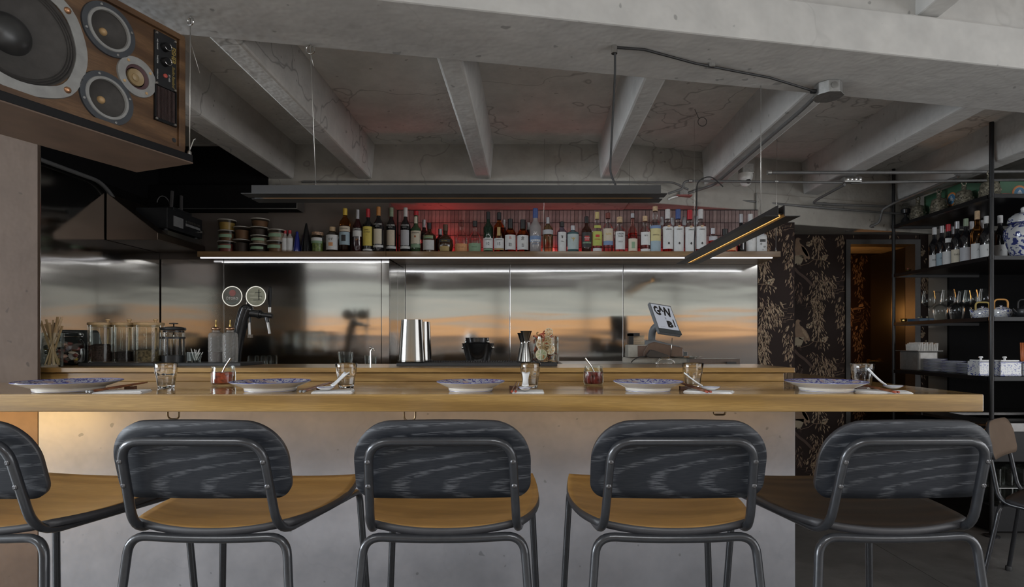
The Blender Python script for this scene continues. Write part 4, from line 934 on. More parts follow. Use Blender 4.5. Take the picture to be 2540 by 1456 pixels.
# chopstick jar
o = thing('chopstick_jar', 'clear jar full of wooden chopsticks beside the pillar', 'jar', (X(129, 2.66), 2.66, LZ2))
MB().lathe([(.040, 0), (.041, .004), (.046, .155), (.047, .158), (.044, .158), (.039, .006), (0, .006)], 24).build('glass', clear, o)
rg = random.Random(5)
for i in range(14):
    a = rg.uniform(0, 6.28); b = a + PI + rg.uniform(-.6, .6); r1, r2 = rg.uniform(.01, .03), rg.uniform(.02, .036)
    h = rg.uniform(.19, .235)
    q = Vector((r1 * math.cos(a), r1 * math.sin(a), .008)); e = Vector((r2 * 1.25 * math.cos(b), r2 * math.sin(b), h))
    s_ = MB().tube([(0, 0, 0), (0, 0, .03), (e - q).length * Vector((0, 0, 1))], [.003, .0035, .0052], 4).build('wooden_chopstick', bamboo, o)
    s_.location = q; s_.rotation_euler = (e - q).to_track_quat('Z', 'Y').to_euler()
# kettle-like black machine behind the swing top jar
o = thing('toaster_machine', 'dark grey machine with sloping side behind the sweet jar', 'appliance', (X(180, 2.93), 2.97, LZ2))
MB().prism([(-.075, 0), (.095, 0), (.088, .10), (.072, .165), (.060, .178), (-.075, .180)], -.05, .04, UP).build('body', plain('machine_grey', (.10, .11, .11), .35, .3), o, bevel=.004)
MB().box(-.075, .09, -.052, -.04, .08, .10).build('front_lip', black_metal, o)
# swing top jar of wrapped sweets
o = thing('sweet_jar', 'swing top glass jar of wrapped sweets on the ledge', 'jar', (X(181), 2.80, MZ))
MB().lathe([(.078, 0), (.086, .012), (.088, .09), (.080, .115), (.074, .122), (.074, .13)], 28).build('glass', clear, o)
MB().lathe([(.079, .131), (.082, .136), (.080, .148), (.060, .153), (0, .154)], 28).build('lid', clear_grey, o)
MB().tube(circle((0, 0, .128), .078, 28), .0018, 6, True).build('wire_bail', steel_plain, o)
MB().tube(fillet([(-.06, -.055, .128), (-.062, -.066, .10), (-.03, -.085, .10), (-.03, -.075, .128)], .008, 4), .0018, 6).build('latch', steel_plain, o)
cols = [(.45, .38, .30), (.30, .10, .08), (.48, .36, .06), (.35, .33, .30), (.10, .08, .07), (.42, .25, .18)]
for i in range(46):
    m = plain('wrapper_%d' % (i % 6), cols[i % 6], .35); a = rg.uniform(0, 6.28); r_ = .066 * math.sqrt(rg.random()); z = .012 + .085 * (i / 46)
    s_ = MB().lathe([(.001, -.022), (.009, -.014), (.011, 0), (.009, .014), (.001, .022)], 6).build('wrapped_sweet', m, o)
    s_.location = (r_ * math.cos(a), r_ * math.sin(a), z); s_.rotation_euler = (rg.uniform(0, 3), rg.uniform(0, 3), rg.uniform(0, 3))
# three canisters
for px, w_, fm, fh, nm in ((253, 58, plain('tea_dark', (.045, .028, .022), .9, 0, .6, 120, 0, .2, .5), .092, 'glass canister of dark brown tea with bamboo lid, leftmost of three'), (308, 49, plain('tea_black', (.022, .016, .014), .9, 0, .6, 120, 0, .2, .5), .055, 'glass canister of black tea with bamboo lid, middle of three'), (370, 64, plain('tea_herb', (.13, .095, .05), .9, 0, .7, 90, 0, .2, .5), .066, 'glass canister of brown herbs with bamboo lid, rightmost of three')):
    o = thing('tea_canister', nm, 'canister', (X(px), YI, MZ), group='bamboo lidded canisters'); r = w_ * YI / F / 2
    MB().lathe([(r, 0), (r, .185), (r * .95, .185), (r * .95, .004), (0, .004)], 28).build('glass', clear, o)
    MB().lathe([(r * .93, .005), (r * .93, fh * .9), (r * .5, fh), (0, fh * .97)], 24).build('contents', fm, o)
    lid = MB().lathe([(r * .93, .178), (r * .93, .186), (r * 1.03, .186), (r * 1.03, .197), (r * .98, .199), (0, .199)], 28).build('lid', bamboo, o)
    MB().lathe([(.006, .199), (.006, .206), (.011, .210), (.011, .216), (0, .218)], 14, T(r * .5, 0, 0)).build('lid_knob', bamboo, lid)
    sc = MB().tube([(r * .4, .1 * r, .06), (r * .55, 0, .172)], .0045, 6).build('wooden_scoop', bamboo, o)
# cafetiere
o = thing('french_press', 'black banded glass french press beside the canisters', 'french press', (X(431), YI, MZ)); r = .052
MB().lathe([(r * .94, .002), (r * .94, .168)], 28).build('glass', clear, o)
MB().lathe([(r, 0), (r, .034), (r * .96, .035)], 28).build('base', black_metal, o)
MB().lathe([(r * .97, .118), (r * .99, .118), (r * .99, .128), (r * .97, .128)], 28).build('band', black_metal, o)
MB().lathe([(r * 1.0, .160), (r * 1.06, .164), (r * 1.02, .174), (r * .5, .178), (0, .180)], 28).build('lid', black_metal, o)
for a in (-1.57, 0.0, 1.57, 3.14): MB().box(r * .95, r * .99, -.004, .004, .02, .125, RZ(a)).build('frame_strip', black_metal, o)
pl_ = MB().tube([(0, 0, .04), (0, 0, .196)], .0028, 8).build('plunger_rod', steel_plain, o)
MB().lathe([(.020, .192), (.020, .196), (0, .198)], 18).build('plunger_knob', black_metal, o)
MB().lathe([(r * .9, .15), (r * .9, .158), (0, .158)], 20).build('filter_disc', black_metal, o)
# little cups with sachets
def small_glass(label, x, y, z, r, h, m=None, name='small_glass', group=None):
    o = thing(name, label, 'glass', (x, y, z), group=group)
    MB().lathe([(r * .75, 0), (r, h), (r * .95, h), (r * .70, .004), (0, .004)], 20).build('bowl', m or clear, o)
    return o
o = small_glass('short glass of tea sachets beside the french press', X(473), YI, MZ, .026, .05)
for i in range(7): MB().box(-.002, .002, -.014, .014, 0, .045, T(rg.uniform(-.01, .01), rg.uniform(-.008, .008), .006) @ RZ(rg.uniform(0, 3)) @ RY(rg.uniform(-.25, .25))).build('sachet', plain('sachet', (.42, .43, .45), .5), o)
o = small_glass('glass of crumpled clear straws wrappers beside the dash bottles', X(492), YI - .02, MZ, .026, .045)
for i in range(9): MB().tube([(rg.uniform(-.01, .01), rg.uniform(-.01, .01), .01), (rg.uniform(-.03, .03), rg.uniform(-.02, .02), rg.uniform(.05, .075))], .0018, 5).build('straw', white_plastic, o)
# dash bottles
for px, fm, nm in ((536, plain('bitters', (.03, .015, .015), .5), 'ribbed dash bottle with dark bitters at its bottom'), (571, None, 'ribbed dash bottle of clear liquid next to the beer tap')):
    o = thing('dash_bottle', nm, 'bottle', (X(px), YI, MZ), group='ribbed dash bottles'); r = .0345
    fc = lambda a, z: 1 + .022 * math.sin(9 * a + z * 330) + .022 * math.sin(9 * a - z * 330)
    prof = [(r * .95, 0)] + [(r, .004 + i * .0045) for i in range(30)] + [(r * .9, .146), (r * .45, .152), (r * .45, .166)]
    MB().lathe(prof, 54, None, fac=fc).build('glass', hazy, o)
    if fm: MB().lathe([(r * .9, .003), (r * .9, .052), (0, .053)], 20).build('bitters', fm, o)
    MB().lathe([(r * .5, .160), (r * .62, .166), (r * .62, .172), (r * .4, .178), (0, .179)], 18).build('collar', plain('copper_collar', (.42, .26, .17), .3, .9), o)
    MB().lathe([(.0055, .176), (.005, .19), (.0028, .194), (.0022, .212), (0, .213)], 10).build('dasher_spout', brass, o)
# beer tap tower
tp = thing('beer_tap', 'black curved beer tower with two taps and round badges', 'beer tap', (wx(600, 3.07), 3.07, 1.0505))
chrome_k = plain('black_chrome', (.05, .052, .055), .16, .6)
Ym = 3.07
def lp_(px, py): return Vector((wx(px, Ym) - tp.location.x, 0, wz(py, Ym) - tp.location.z))
path = [lp_(583, 930), lp_(585, 880), lp_(592, 830), lp_(604, 785), lp_(612, 765)]
pp = fillet(path, .05, 5)
MB().tube(pp, [.026 + .010 * (i / (len(pp) - 1)) for i in range(len(pp))], 18).ball(lp_(612, 768), .036, 18, (1, .8, .8)).build('tower', chrome_k, tp)
MB().tube([lp_(612, 775), lp_(640, 779), lp_(650, 781)], [.020, .020, .018], 14).build('tap_bar', chrome_k, tp)
MB().tube([lp_(650, 781), lp_(676, 784)], [.014, .013], 14).build('tap_bar_end', chrome_k, tp)
MB().tube([lp_(642.5, 779.5), lp_(645.5, 780)], .0245, 16).build('tap_collar', chrome_k, tp)
for a, b, c in (((617, 787), (618, 800), (619, 830)), ((661, 787), (664, 800), (669, 828))):
    tpp = MB().tube([lp_(*a), lp_(*b)], .011, 12).build('tap_valve', chrome_k, tp)
    MB().tube([lp_(*b), lp_(*c)], .0075, 10).build('tap_spout', steel_dull, tpp)
MB().lathe([(.015, 0), (.015, .018)], 14, T(*lp_(620, 838))).build('spout_cap', plain('smoked', (.16, .13, .10), .4), tp)
for px in (617, 669):
    b = lp_(px + (0 if px < 640 else 0), 775); tpy = lp_(px + 1, 713); mid = lp_(px, 762)
    MB().tube([b, mid], .008, 10).build('handle_ferrule', steel_dull, tp)
    MB().tube([mid, lp_(px, 740), lp_(px + 1, 722), tpy, tpy + Vector((0, 0, .004))], [.007, .011, .011, .009, .003], 12).build('tap_handle', black_gloss, tp)
MB().tube([lp_(612, 765), lp_(612, 742)], .005, 8).tube([lp_(606, 739), lp_(618, 739)], .006, 8).build('badge_bracket', steel_plain, tp)
ring_e = emit('badge_light', (.95, .92, .82), .75)
for px, nm in ((584, 'a'), (642, 'b')):
    c = lp_(px, 736); c.y = -.028; r = .052
    bd = MB().lathe([(r * .95, 0), (r * .95, .006), (0, .006)], 32, T(*c) @ RX(PI / 2)).build('badge_disc', plain('badge_dark', (.10, .10, .085), .4) if nm == 'a' else plain('badge_sage', (.24, .24, .17), .5), tp)
    MB().tube(circle(c + Vector((0, -.005, 0)), r, 36, 'Y'), .0022, 6, True).build('badge_ring', ring_e, bd)
    Mp = lambda x, z: T(c.x + x, c.y - .0072, c.z + z) @ UP
    if nm == 'a':
        text('badge_lettering', 'ŌTORO', .019, white_ink, bd, Mp(0, -.012), sx=.95)
        MB().lathe([(.018, 0), (.018, .001), (0, .001)], 10, T(c.x + .002, c.y - .006, c.z + .017) @ RX(PI / 2)).build('badge_emblem', plain('badge_red', (.30, .10, .09), .5), bd)
        MB().tube(circle(c + Vector((0, -.007, 0)), .038, 14, 'Y', -2.6, -.4, False), .002, 5).build('badge_line', plain('badge_teal', (.20, .26, .24), .5), bd)
    else:
        for k2, (x, z, l) in enumerate(((-.02, .012, .03), (.012, .02, .03), (.0, -.006, .06), (.01, -.02, .045), (-.012, -.030, .03), (.024, .0, .02))):
            MB().box(c.x + x - l / 2, c.x + x + l / 2, c.y - .0076, c.y - .006, c.z + z - .002, c.z + z + .002, None).build('badge_line', plain('badge_ink', (.055, .055, .04), .6) if k2 % 2 else plain('badge_cream', (.42, .41, .32), .6), bd)
        MB().box(c.x + .014, c.x + .019, c.y - .0076, c.y - .006, c.z - .02, c.z + .036).build('badge_tree', plain('badge_ink', (.055, .055, .04), .6), bd)
# glasses drying behind the ledge
for i, (px, nm) in enumerate(((628, 'upturned rocks glass drying beside the beer tap, left'), (645, 'upturned rocks glass drying beside the beer tap, second'), (660, 'upturned rocks glass drying beside the beer tap, third'), (674, 'upturned rocks glass drying beside the beer tap, right'))):
    o = thing('rocks_glass', nm, 'glass', (wx(px, 3.06 + .03 * (i % 2)), 3.06 + .03 * (i % 2), 1.10), group='drying rocks glasses')
    MB().lathe([(.030, 0), (.027, .05), (.022, .056), (0, .057)], 16).build('bowl', clear_grey, o)
dr = thing('drying_shelf', 'steel drainer behind the ledge carrying the upturned glasses', 'drainer', (0, 0, 0))
MB().box(wx(612, 3.1), wx(940, 3.1), 3.035, 3.16, 1.075, 1.0995).build('tray', steel_dull, dr, bevel=.003)
MB().box(wx(612, 3.1), wx(940, 3.1), 3.09, 3.12, 1.0505, 1.075).build('stand', steel_dull, dr)
o = small_glass('stemless coupe glass upturned on the drainer', wx(856, 3.08), 3.09, 1.10, .042, .075, clear); 
for px, h in ((910, .055), (926, .05)):
    o = small_glass('short shot glass on the drainer, %s' % ('left' if px < 920 else 'right'), wx(px, 3.08), 3.09, 1.10, .016, h, clear, 'shot_glass', 'shot glasses')
o = thing('small_faucet', 'small chrome faucet behind the ledge near the shaker', 'faucet', (wx(921, 3.0), 2.99, LZ2))
MB().tube(fillet([(0, 0, 0), (0, 0, .07), (.012, 0, .085), (.02, 0, .07)], .02, 4), .004, 8).ball((0, 0, .088), .008, 10).build('spout', steel_plain, o)
# shakers, buckets, jigger, citrus jar
def tin(label, x, y, z, r0, r1, h, group=None, inv=False):
    o = thing('shaker_tin', label, 'shaker', (x, y, z), group=group)
    MB().lathe([(r0, 0), (r0 * .995, .006), (r1, h - .004), (r1, h), (0, h)] , 40).build('body', plain('shaker_steel', (.235, .23, .22), .17, 1, .03), o)
    MB().tube(circle((0, 0, .003), r0, 36), .0018, 6, True).build('rolled_rim', steel_plain, o)
    return o
tin('large upturned steel shaker tin on the studded mat', X(1021, 2.80), 2.81, MZ + .006, .066, .052, .205, 'shaker tins')
tin('second steel shaker tin standing half behind the large one', X(1046, 2.93), 2.945, MZ + .006, .050, .040, .200, 'shaker tins')
def bucket(label, px, y, z, r0, r1, h):
    o = thing('ice_bucket', label, 'ice bucket', (wx(px, y), y, z), group='stacked ice buckets')
    MB().lathe([(r0, 0), (r1, h), (r1 * 1.04, h + .002), (r1 * .98, h - .001), (r0 * .95, .004), (0, .004)], 32).build('bucket', plain('smoky_steel', (.13, .13, .135), .2, .9), o)
    for s in (-1, 1): MB().ball((s * r1 * .93, -.004 if s < 0 else -.02, h - .022), .010, 12).build('knob', steel_plain, o)
    return o
bucket('wide steel ice bucket on the prep side behind the studded mat', 1186, 3.14, wz(897, 3.14) - .005, .062, .088, .105)
bucket('narrow steel ice bucket nested upright in the wide one', 1184, 3.14, wz(897, 3.14) + .002, .048, .065, .128)
bp_ = thing('bucket_stand', 'steel shelf behind the ledge carrying the ice buckets', 'shelf', (0, 0, 0))
MB().box(wx(1080, 3.14), wx(1300, 3.14), 3.04, 3.198, wz(897, 3.14) - .030, wz(897, 3.14) - .0055).build('shelf_plate', steel_dull, bp_, bevel=.003)
MB().box(wx(1080, 3.14), wx(1300, 3.14), 3.10, 3.13, 1.0505, wz(897, 3.14) - .030).build('stand', steel_dull, bp_)
def jigger(label, px, y, hh):
    o = thing('jigger', label, 'jigger', (wx(px, y), y, MZ + .006), group='steel jiggers')
    MB().lathe([(.032, 0), (.030, .01), (.014, hh * .60), (.0125, hh * .64), (.014, hh * .68), (.028, hh * .985), (.029, hh), (.026, hh), (.011, hh * .70), (0, hh * .70)], 28).build('body', plain('shaker_steel', (.235, .23, .22), .17, 1, .03), o)
    MB().ball((.016, -.004, hh * .655), .006, 10).build('bead', steel_plain, o)
    return o
jigger('tall double cone steel jigger on the bar mat', 1305, 2.80, .150); jigger('second steel jigger peeking out behind the tall one', 1297, 2.90, .142)
o = thing('citrus_jar', 'glass jar heaped with dried citrus slices and peel', 'jar', (X(1355, 2.82), 2.83, MZ + .006)); r = .064
MB().lathe([(r, 0), (r * 1.01, .004), (r, .122), (r * .96, .122), (r * .95, .006), (0, .006)], 32).build('glass', clear, o)
pm = [plain('peel_orange', (.42, .17, .05), .6, 0, .4, 80), plain('peel_red', (.35, .07, .03), .6, 0, .4, 80), plain('peel_tan', (.45, .28, .13), .6, 0, .4, 80)]
for i in range(60):
    a = rg.uniform(0, 6.28); rr = .05 * math.sqrt(rg.random()); z = .015 + .12 * (i / 60)
    arc = circle((0, 0, 0), rg.uniform(.012, .024), 8, 'Z', 0, rg.uniform(2, 5.5), False)
    s_ = MB().tube([(p.x, p.y, .006 * math.sin(k3)) for k3, p in enumerate(arc)], .0035, 5).build('citrus_peel', pm[i % 3], o)
    s_.location = (rr * math.cos(a), rr * math.sin(a), z); s_.rotation_euler = (rg.uniform(-1.5, 1.5), rg.uniform(-1.5, 1.5), rg.uniform(0, 6))
pith = plain('pith', (.55, .47, .33), .6); flesh = plain('lime_flesh', (.36, .38, .22), .5)
for (x, z, ry, rr) in ((-.026, .034, .1, .028), (-.022, .085, .3, .030), (.02, .06, -.5, .026), (.005, .100, .2, .024), (.012, .145, -.1, .020)):
    sl = MB().lathe([(rr, 0), (rr, .005), (0, .005)], 22, T(x, -.046, z) @ RZ(ry) @ RX(PI / 2)).build('citrus_slice', pith, o)
    for k3 in range(7):
        a0 = k3 * 2 * PI / 7 + .12; a1 = a0 + 2 * PI / 7 - .2
        pts = [(rr * .12 * math.cos((a0 + a1) / 2), rr * .12 * math.sin((a0 + a1) / 2))] + [(rr * .84 * math.cos(a0 + (a1 - a0) * q / 4), rr * .84 * math.sin(a0 + (a1 - a0) * q / 4)) for q in range(5)]
        MB().prism(pts, .005, .0056, T(x, -.046, z) @ RZ(ry) @ RX(PI / 2)).build('segment', flesh if z < .05 else pm[2], sl)

# ================================================================= TILL
PZ = 1.1076
cd = thing('cash_drawer', 'pale steel cash drawer under the till turned at an angle', 'cash drawer', (wx(1640, 3.3), 3.34, PZ), -.30)
MB().box(-.20, .20, -.13, .20, 0, .034).build('case', plain('drawer_grey', (.34, .34, .31), .4, .5), cd, bevel=.002)
MB().box(-.19, .19, -.1335, -.13, .006, .028).build('drawer_front', plain('drawer_front', (.36, .36, .33), .4, .5), cd)
DZ = PZ + .0345
pos_ = thing('pos_terminal', 'touch screen till terminal showing GAN BEI on its tilted screen', 'till', (wx(1645, 3.42), 3.42, DZ))
scr_c = at(1650, 790, 3.38) - pos_.location
Ms = T(*scr_c) @ RY(math.radians(7)) @ RZ(math.radians(21)) @ RX(math.radians(-40))
MB().box(-.078, .078, 0, .022, -.115, .115, Ms).build('screen_housing', plain('till_grey', (.16, .17, .18), .4), pos_, bevel=.004)
scr = MB().box(-.070, .070, -.0015, 0, -.082, .104, Ms).build('screen', emit('screen_white', (.78, .82, .92), .34), pos_)
for s_, x, z, size, sx_, rz_ in (('G', -.042, .050, .092, .55, .22), ('A', -.012, .070, .058, .62, .08), ('N', .028, .050, .092, .66, -.16), ('B', .018, -.046, .062, 1.05, 0), ('I', .052, -.034, .072, .5, .0)):
    text('screen_lettering', s_, size, ink, scr, Ms @ T(x, -.002, z) @ UP @ RZ(rz_), sx=sx_, bold=.0045)
text('screen_lettering', 'BEI', .014, ink, scr, Ms @ T(.002, -.002, .0) @ UP @ RZ(PI / 2))
text('screen_small_print', 'bar y cocina', .006, ink, scr, Ms @ T(-.040, -.002, -.070) @ UP)
MB().box(-.078, .078, -.003, 0, -.115, -.086, Ms).build('screen_chin', plain('till_dark', (.07, .08, .085), .35), pos_)
MB().tube(fillet([scr_c + Vector((-.02, .03, -.03)), scr_c + Vector((-.06, .07, -.06)), Vector((-.06, .06, .07)), Vector((.05, .02, .05))], .05, 6), .022, 12).build('stand_arm', plain('till_grey', (.16, .17, .18), .4), pos_)
MB().prism([(-.12, .028), (-.12, .095), (-.06, .10), (.10, .058), (.12, .028)], -.09, .04, UP).build('base', plain('till_grey', (.16, .17, .18), .4), pos_, bevel=.008)
MB().box(-.22, .13, -.06, .06, 0, .0275).build('base_plate', plain('till_dark', (.07, .08, .085), .35), pos_, bevel=.003)
pr = thing('receipt_printer', 'beige receipt printer left of the till screen', 'printer', (wx(1578, 3.30), 3.28, DZ))
MB().box(-.065, .045, -.08, .02, 0, .072).build('case', plain('printer_beige', (.34, .33, .29), .5), pr, bevel=.004)
MB().box(-.010, .046, -.082, -.08, .004, .066).build('front', plain('printer_brown', (.10, .06, .045), .4), pr)
MB().box(-.055, -.03, -.06, .0, .0725, .135).box(-.055, .005, -.06, .0, .120, .137).build('paper_holder', black_metal, pr)
pf = MB()
pst = thing('paper_stack', 'stack of cream coasters beside the till', 'paper stack', (wx(1580, 3.24), 3.29, DZ + .0725))
for i in range(9): MB().box(-.020, .045, -.04, .02, i * .006, i * .006 + .005, RZ(rg.uniform(-.06, .06))).build('coaster', plain('coaster', (.42, .34, .24), .8), pst)
cr_ = thing('card_reader', 'brown card terminal with rounded top in front of the till', 'card reader', (wx(1640, 3.20), 3.20, DZ), -.15)
MB().prism([(-.10, 0), (-.10, .03), (-.075, .075), (-.04, .088), (.02, .075), (.12, .055), (.12, 0)], -.02, .02, UP).build('body', plain('reader_brown', (.11, .07, .05), .3), cr_, bevel=.006)
MB().tube([(.05, -.024, .004), (.058, -.024, .11)], .002, 6).build('stylus', steel_plain, cr_)
hs = thing('barcode_scanner', 'dark handheld scanner lying in front of the card terminal', 'scanner', (wx(1630, 3.14), 3.14, DZ), .0)
MB().prism([(-.05, .0), (-.065, .012), (-.04, .045), (-.02, .042), (.06, .014), (.07, 0)], -.02, .02, UP).build('body', plain('scanner_dark', (.04, .035, .032), .3), hs, bevel=.005)
MB().tube(fillet([(-.05, 0, .008), (-.10, -.02, .006), (-.135, -.03, -.01), (-.15, -.04, -.024)], .04, 4), .003, 6).build('cord', black_rubber, hs)
sv = thing('serving_plate', 'shallow clear plate with tips beside the till', 'plate', (wx(1705, 3.12), 3.14, 1.138))
MB().lathe([(.03, 0), (.05, .003), (.085, .011), (.083, .012), (.048, .005), (0, .004)], 28).build('dish', clear_grey, sv)
MB().ball((.0, 0, .008), .02, 10, (1, 1, .3)).build('tip', copper, sv)
svs = thing('plate_riser', 'flat dark steel slab under the tip plate', 'tray', (wx(1740, 3.14), 3.14, PZ + .0003))
MB().box(-.075, .20, -.04, .06, 0, .029).build('slab', plain('slab_dark', (.10, .08, .07), .35, .4), svs, bevel=.002)
rk = thing('wire_rack', 'round chrome wire rack end standing on the ledge by the till', 'rack', (wx(1650, 2.95), 2.95, LZ2))
for r_ in (.050, .044): MB().tube([(p.x, p.y - (.05 - r_) * 2, p.z * .75 - .0) for p in circle((0, 0, 0), r_, 20, 'Y', .12, PI - .12, False)], .0022, 6).build('hoop', steel_plain, rk)
MB().tube([(-.048, 0, .006), (.048, 0, .006)], .002, 6).tube([(-.03, 0, .026), (.03, 0, .026)], .002, 6).build('cross_wire', steel_plain, rk)
kn_ = thing('bar_knife', 'long bar knife lying along the back of the prep counter', 'knife', (wx(1790, 3.1), 3.08, PZ + .002))
MB().box(-.10, .02, -.008, .008, 0, .003).build('blade', steel_plain, kn_); MB().box(.02, .07, -.008, .008, -.001, .012).build('handle', black_rubber, kn_)
# ================================================================= PLACE SETTINGS ON THE BAR
BZ = 1.0502
order = ['at the pillar end of the bar', 'second from the pillar', 'at the middle of the bar', 'second from the right end', 'at the right end of the bar']
def plate(i, px, Y, wpx):
    r = wpx * Y / F / 2
    t = thing('dinner_plate', 'white footed plate with blue patterned rim ' + order[i], 'plate', (wx(px, Y), Y, BZ), group='blue rimmed plates on the bar')
    MB().lathe([(r * .62, 0), (r * .64, .002), (r * .66, .014), (r * .97, .0325), (r, .035), (r * .995, .0365)], 48, cap=False).build('underside', cream, t)
    MB().lathe([(r * .995, .0365), (r * .97, .0355), (r * .66, .021), (r * .60, .018), (0, .0175)], 48, cap=False).build('decorated_face', blue_plate, t)
    MB().tube(circle((0, 0, .0362), r * .995, 48), .0013, 5, True).build('blue_rim_line', plain('rim_blue', (.05, .06, .24), .2), t)
    MB().tube(circle((0, 0, .004), r * .645, 40), .0008, 4, True).build('foot_line', plain('rim_blue', (.05, .06, .24), .2), t)
    return t
for i, (px, Y, w_) in enumerate(((172, 2.06, 222), (672, 2.055, 186), (1168, 2.05, 168), (1607, 2.05, 170), (2048, 2.05, 188))):
    plate(i, px, Y, w_)
# tumblers: facetted below, smooth above
def fac9(a, z):
    if z > .056: return 1
    k = (a % (2 * PI / 9)) / (2 * PI / 9) - .5
    return 1 - .045 * (1 - (2 * abs(k)) ** 2) * min(1, (.058 - z) / .008)
tum_prof = [(.0275, 0), (.029, .003), (.0305, .012), (.0335, .035), (.0362, .052), (.0375, .058), (.0390, .075), (.0415, .094), (.0405, .0955), (.0385, .094), (.0355, .070), (.0325, .050), (.0290, .025), (.0255, .011), (0, .010)]
tum_me = None
for i, (px, Y) in enumerate(((412, 2.20), (859, 2.22), (1315, 2.22), (1718, 2.22), (2139, 2.17))):
    t = thing('tumbler', 'empty facetted glass tumbler ' + order[i], 'glass', (wx(px, Y), Y, BZ), group='facetted tumblers on the bar')
    if tum_me is None: tum_me = MB().lathe(tum_prof, 54, None, fac=fac9).mesh('body', [tum])
    o = bpy.data.objects.new('body', tum_me); C.objects.link(o); o.parent = t
# napkins, chopsticks, rests, spoons
napk = [((270, 1.985), .115, .085, .25), ((800, 1.985), .105, .08, .20), ((1290, 1.985), .085, .085, .0), ((1745, 1.985), .125, .08, -.45), ((2178, 1.99), .135, .08, -.35)]
for i, ((px, Y), a, b, rz) in enumerate(napk):
    t = thing('paper_napkin', 'folded white paper napkin ' + order[i], 'napkin', (wx(px + 20, Y), Y + .03, BZ), rz, 'folded napkins on the bar')
    MB().box(-a * .65, a * .65, -b * .55, b * .55, 0, .0022).build('lower_fold', napkin_m, t)
    MB().box(-a * .63, a * .62, -b * .53, b * .54, .0026, .0050).build('upper_fold', napkin_m, t)
stick_me = MB().tube([(0, -.115, 0), (0, .0, 0), (0, .115, 0)], [.0040, .0036, .0022], 6).mesh('stick', [stick_m])
def stick(i, a, b, side):
    a = Vector(a); b = Vector(b); d = b - a
    t = thing('chopstick', side + ' lacquered chopstick of the pair lying ' + order[i], 'chopstick', (a + b) / 2, group='chopsticks ' + order[i], rot=(0, 0, 0))
    t.rotation_euler = (math.asin(d.z / d.length), 0, math.atan2(-d.x, d.y))
    o = bpy.data.objects.new('stick', stick_me); C.objects.link(o); o.parent = t
    e = MB().tube([(0, -.1155, 0), (0, -.103, 0)], .0043, 6).build('end_band', plain('stick_end', (.20, .20, .20), .4) if i in (0, 1) else plain('stick_red', (.30, .06, .03), .4), t)
z1_ = BZ + .0095; z2_ = BZ + .022
ch_ = [((232, 1.965), (345, 2.14)), ((752, 1.965), (812, 2.15)), ((1271, 1.965), (1280, 2.15)), ((1742, 1.975), (1690, 2.13)), ((2195, 1.985), (2120, 2.12))]
for i, ((p0, y0), (p1_, y1_)) in enumerate(ch_):
    A = Vector((wx(p0, y0), y0, z1_)); Bv = Vector((wx(p1_, y1_), y1_, z2_)); d = (Bv - A); nrm = Vector((d.y, -d.x, 0)).normalized() * .0062
    stick(i, A, Bv, 'left red brown'); stick(i, A + nrm * 2, Bv + nrm * 1.8, 'right red brown')
    m_ = A.lerp(Bv, .80); 
    t = thing('chopstick_rest', 'small dark wooden chopstick rest ' + order[i], 'chopstick rest', (m_.x, m_.y, BZ), math.atan2(d.y, d.x) + PI / 2, 'chopstick rests on the bar')
    MB().prism([(-.022, 0), (.022, 0), (.022, .0155), (.012, .0135), (-.012, .0135), (-.022, .0155)], -.006, .006, UP).build('block', plain('rest_wood', (.10, .045, .025), .4), t)
def spoon(i, px, Y, rz, up=.045):
    t = thing('soup_spoon', 'pale ceramic soup spoon with raised handle ' + order[i], 'spoon', (wx(px, Y), Y, BZ + .0053), rz, 'ceramic spoons on the bar')
    v = []; f = []; n, m = 16, 6
    for j in range(m + 1):
        q = j / m
        for k in range(n):
            a = 2 * PI * k / n; v.append((.034 * q * math.cos(a), .022 * q * math.sin(a), .0012 + .0125 * q ** 2.2))
    for j in range(m):
        for k in range(n): f.append((j * n + k, j * n + (k + 1) % n, (j + 1) * n + (k + 1) % n, (j + 1) * n + k))
    MB().add(v, f, True).build('bowl', white_cer, t, solid=.0022)
    v = []; f = []
    for j in range(9):
        q = j / 8; x = -.028 - .062 * q; z = .013 + up * q ** 1.15; w_ = .013 - .004 * math.sin(q * PI) + .002 * q
        v += [(x, -w_, z + .004), (x + .002, 0, z), (x, w_, z + .004)]
    for j in range(8):
        for k in range(2): q = j * 3 + k; f.append((q, q + 1, q + 4, q + 3))
    MB().add(v, f, True).build('handle', white_cer, t, solid=.003)
    MB().tube([(.034 * math.cos(a), .022 * math.sin(a), .0140) for a in [2 * PI * k / 24 for k in range(24)]], .0009, 4, True).build('blue_rim', plain('rim_blue', (.05, .06, .24), .2), t)
spoon(1, 808, 2.00, math.radians(235)); spoon(2, 1302, 1.985, math.radians(-92)); spoon(3, 1762, 2.01, math.radians(-15)); spoon(4, 2215, 2.06, math.radians(-8), .06)
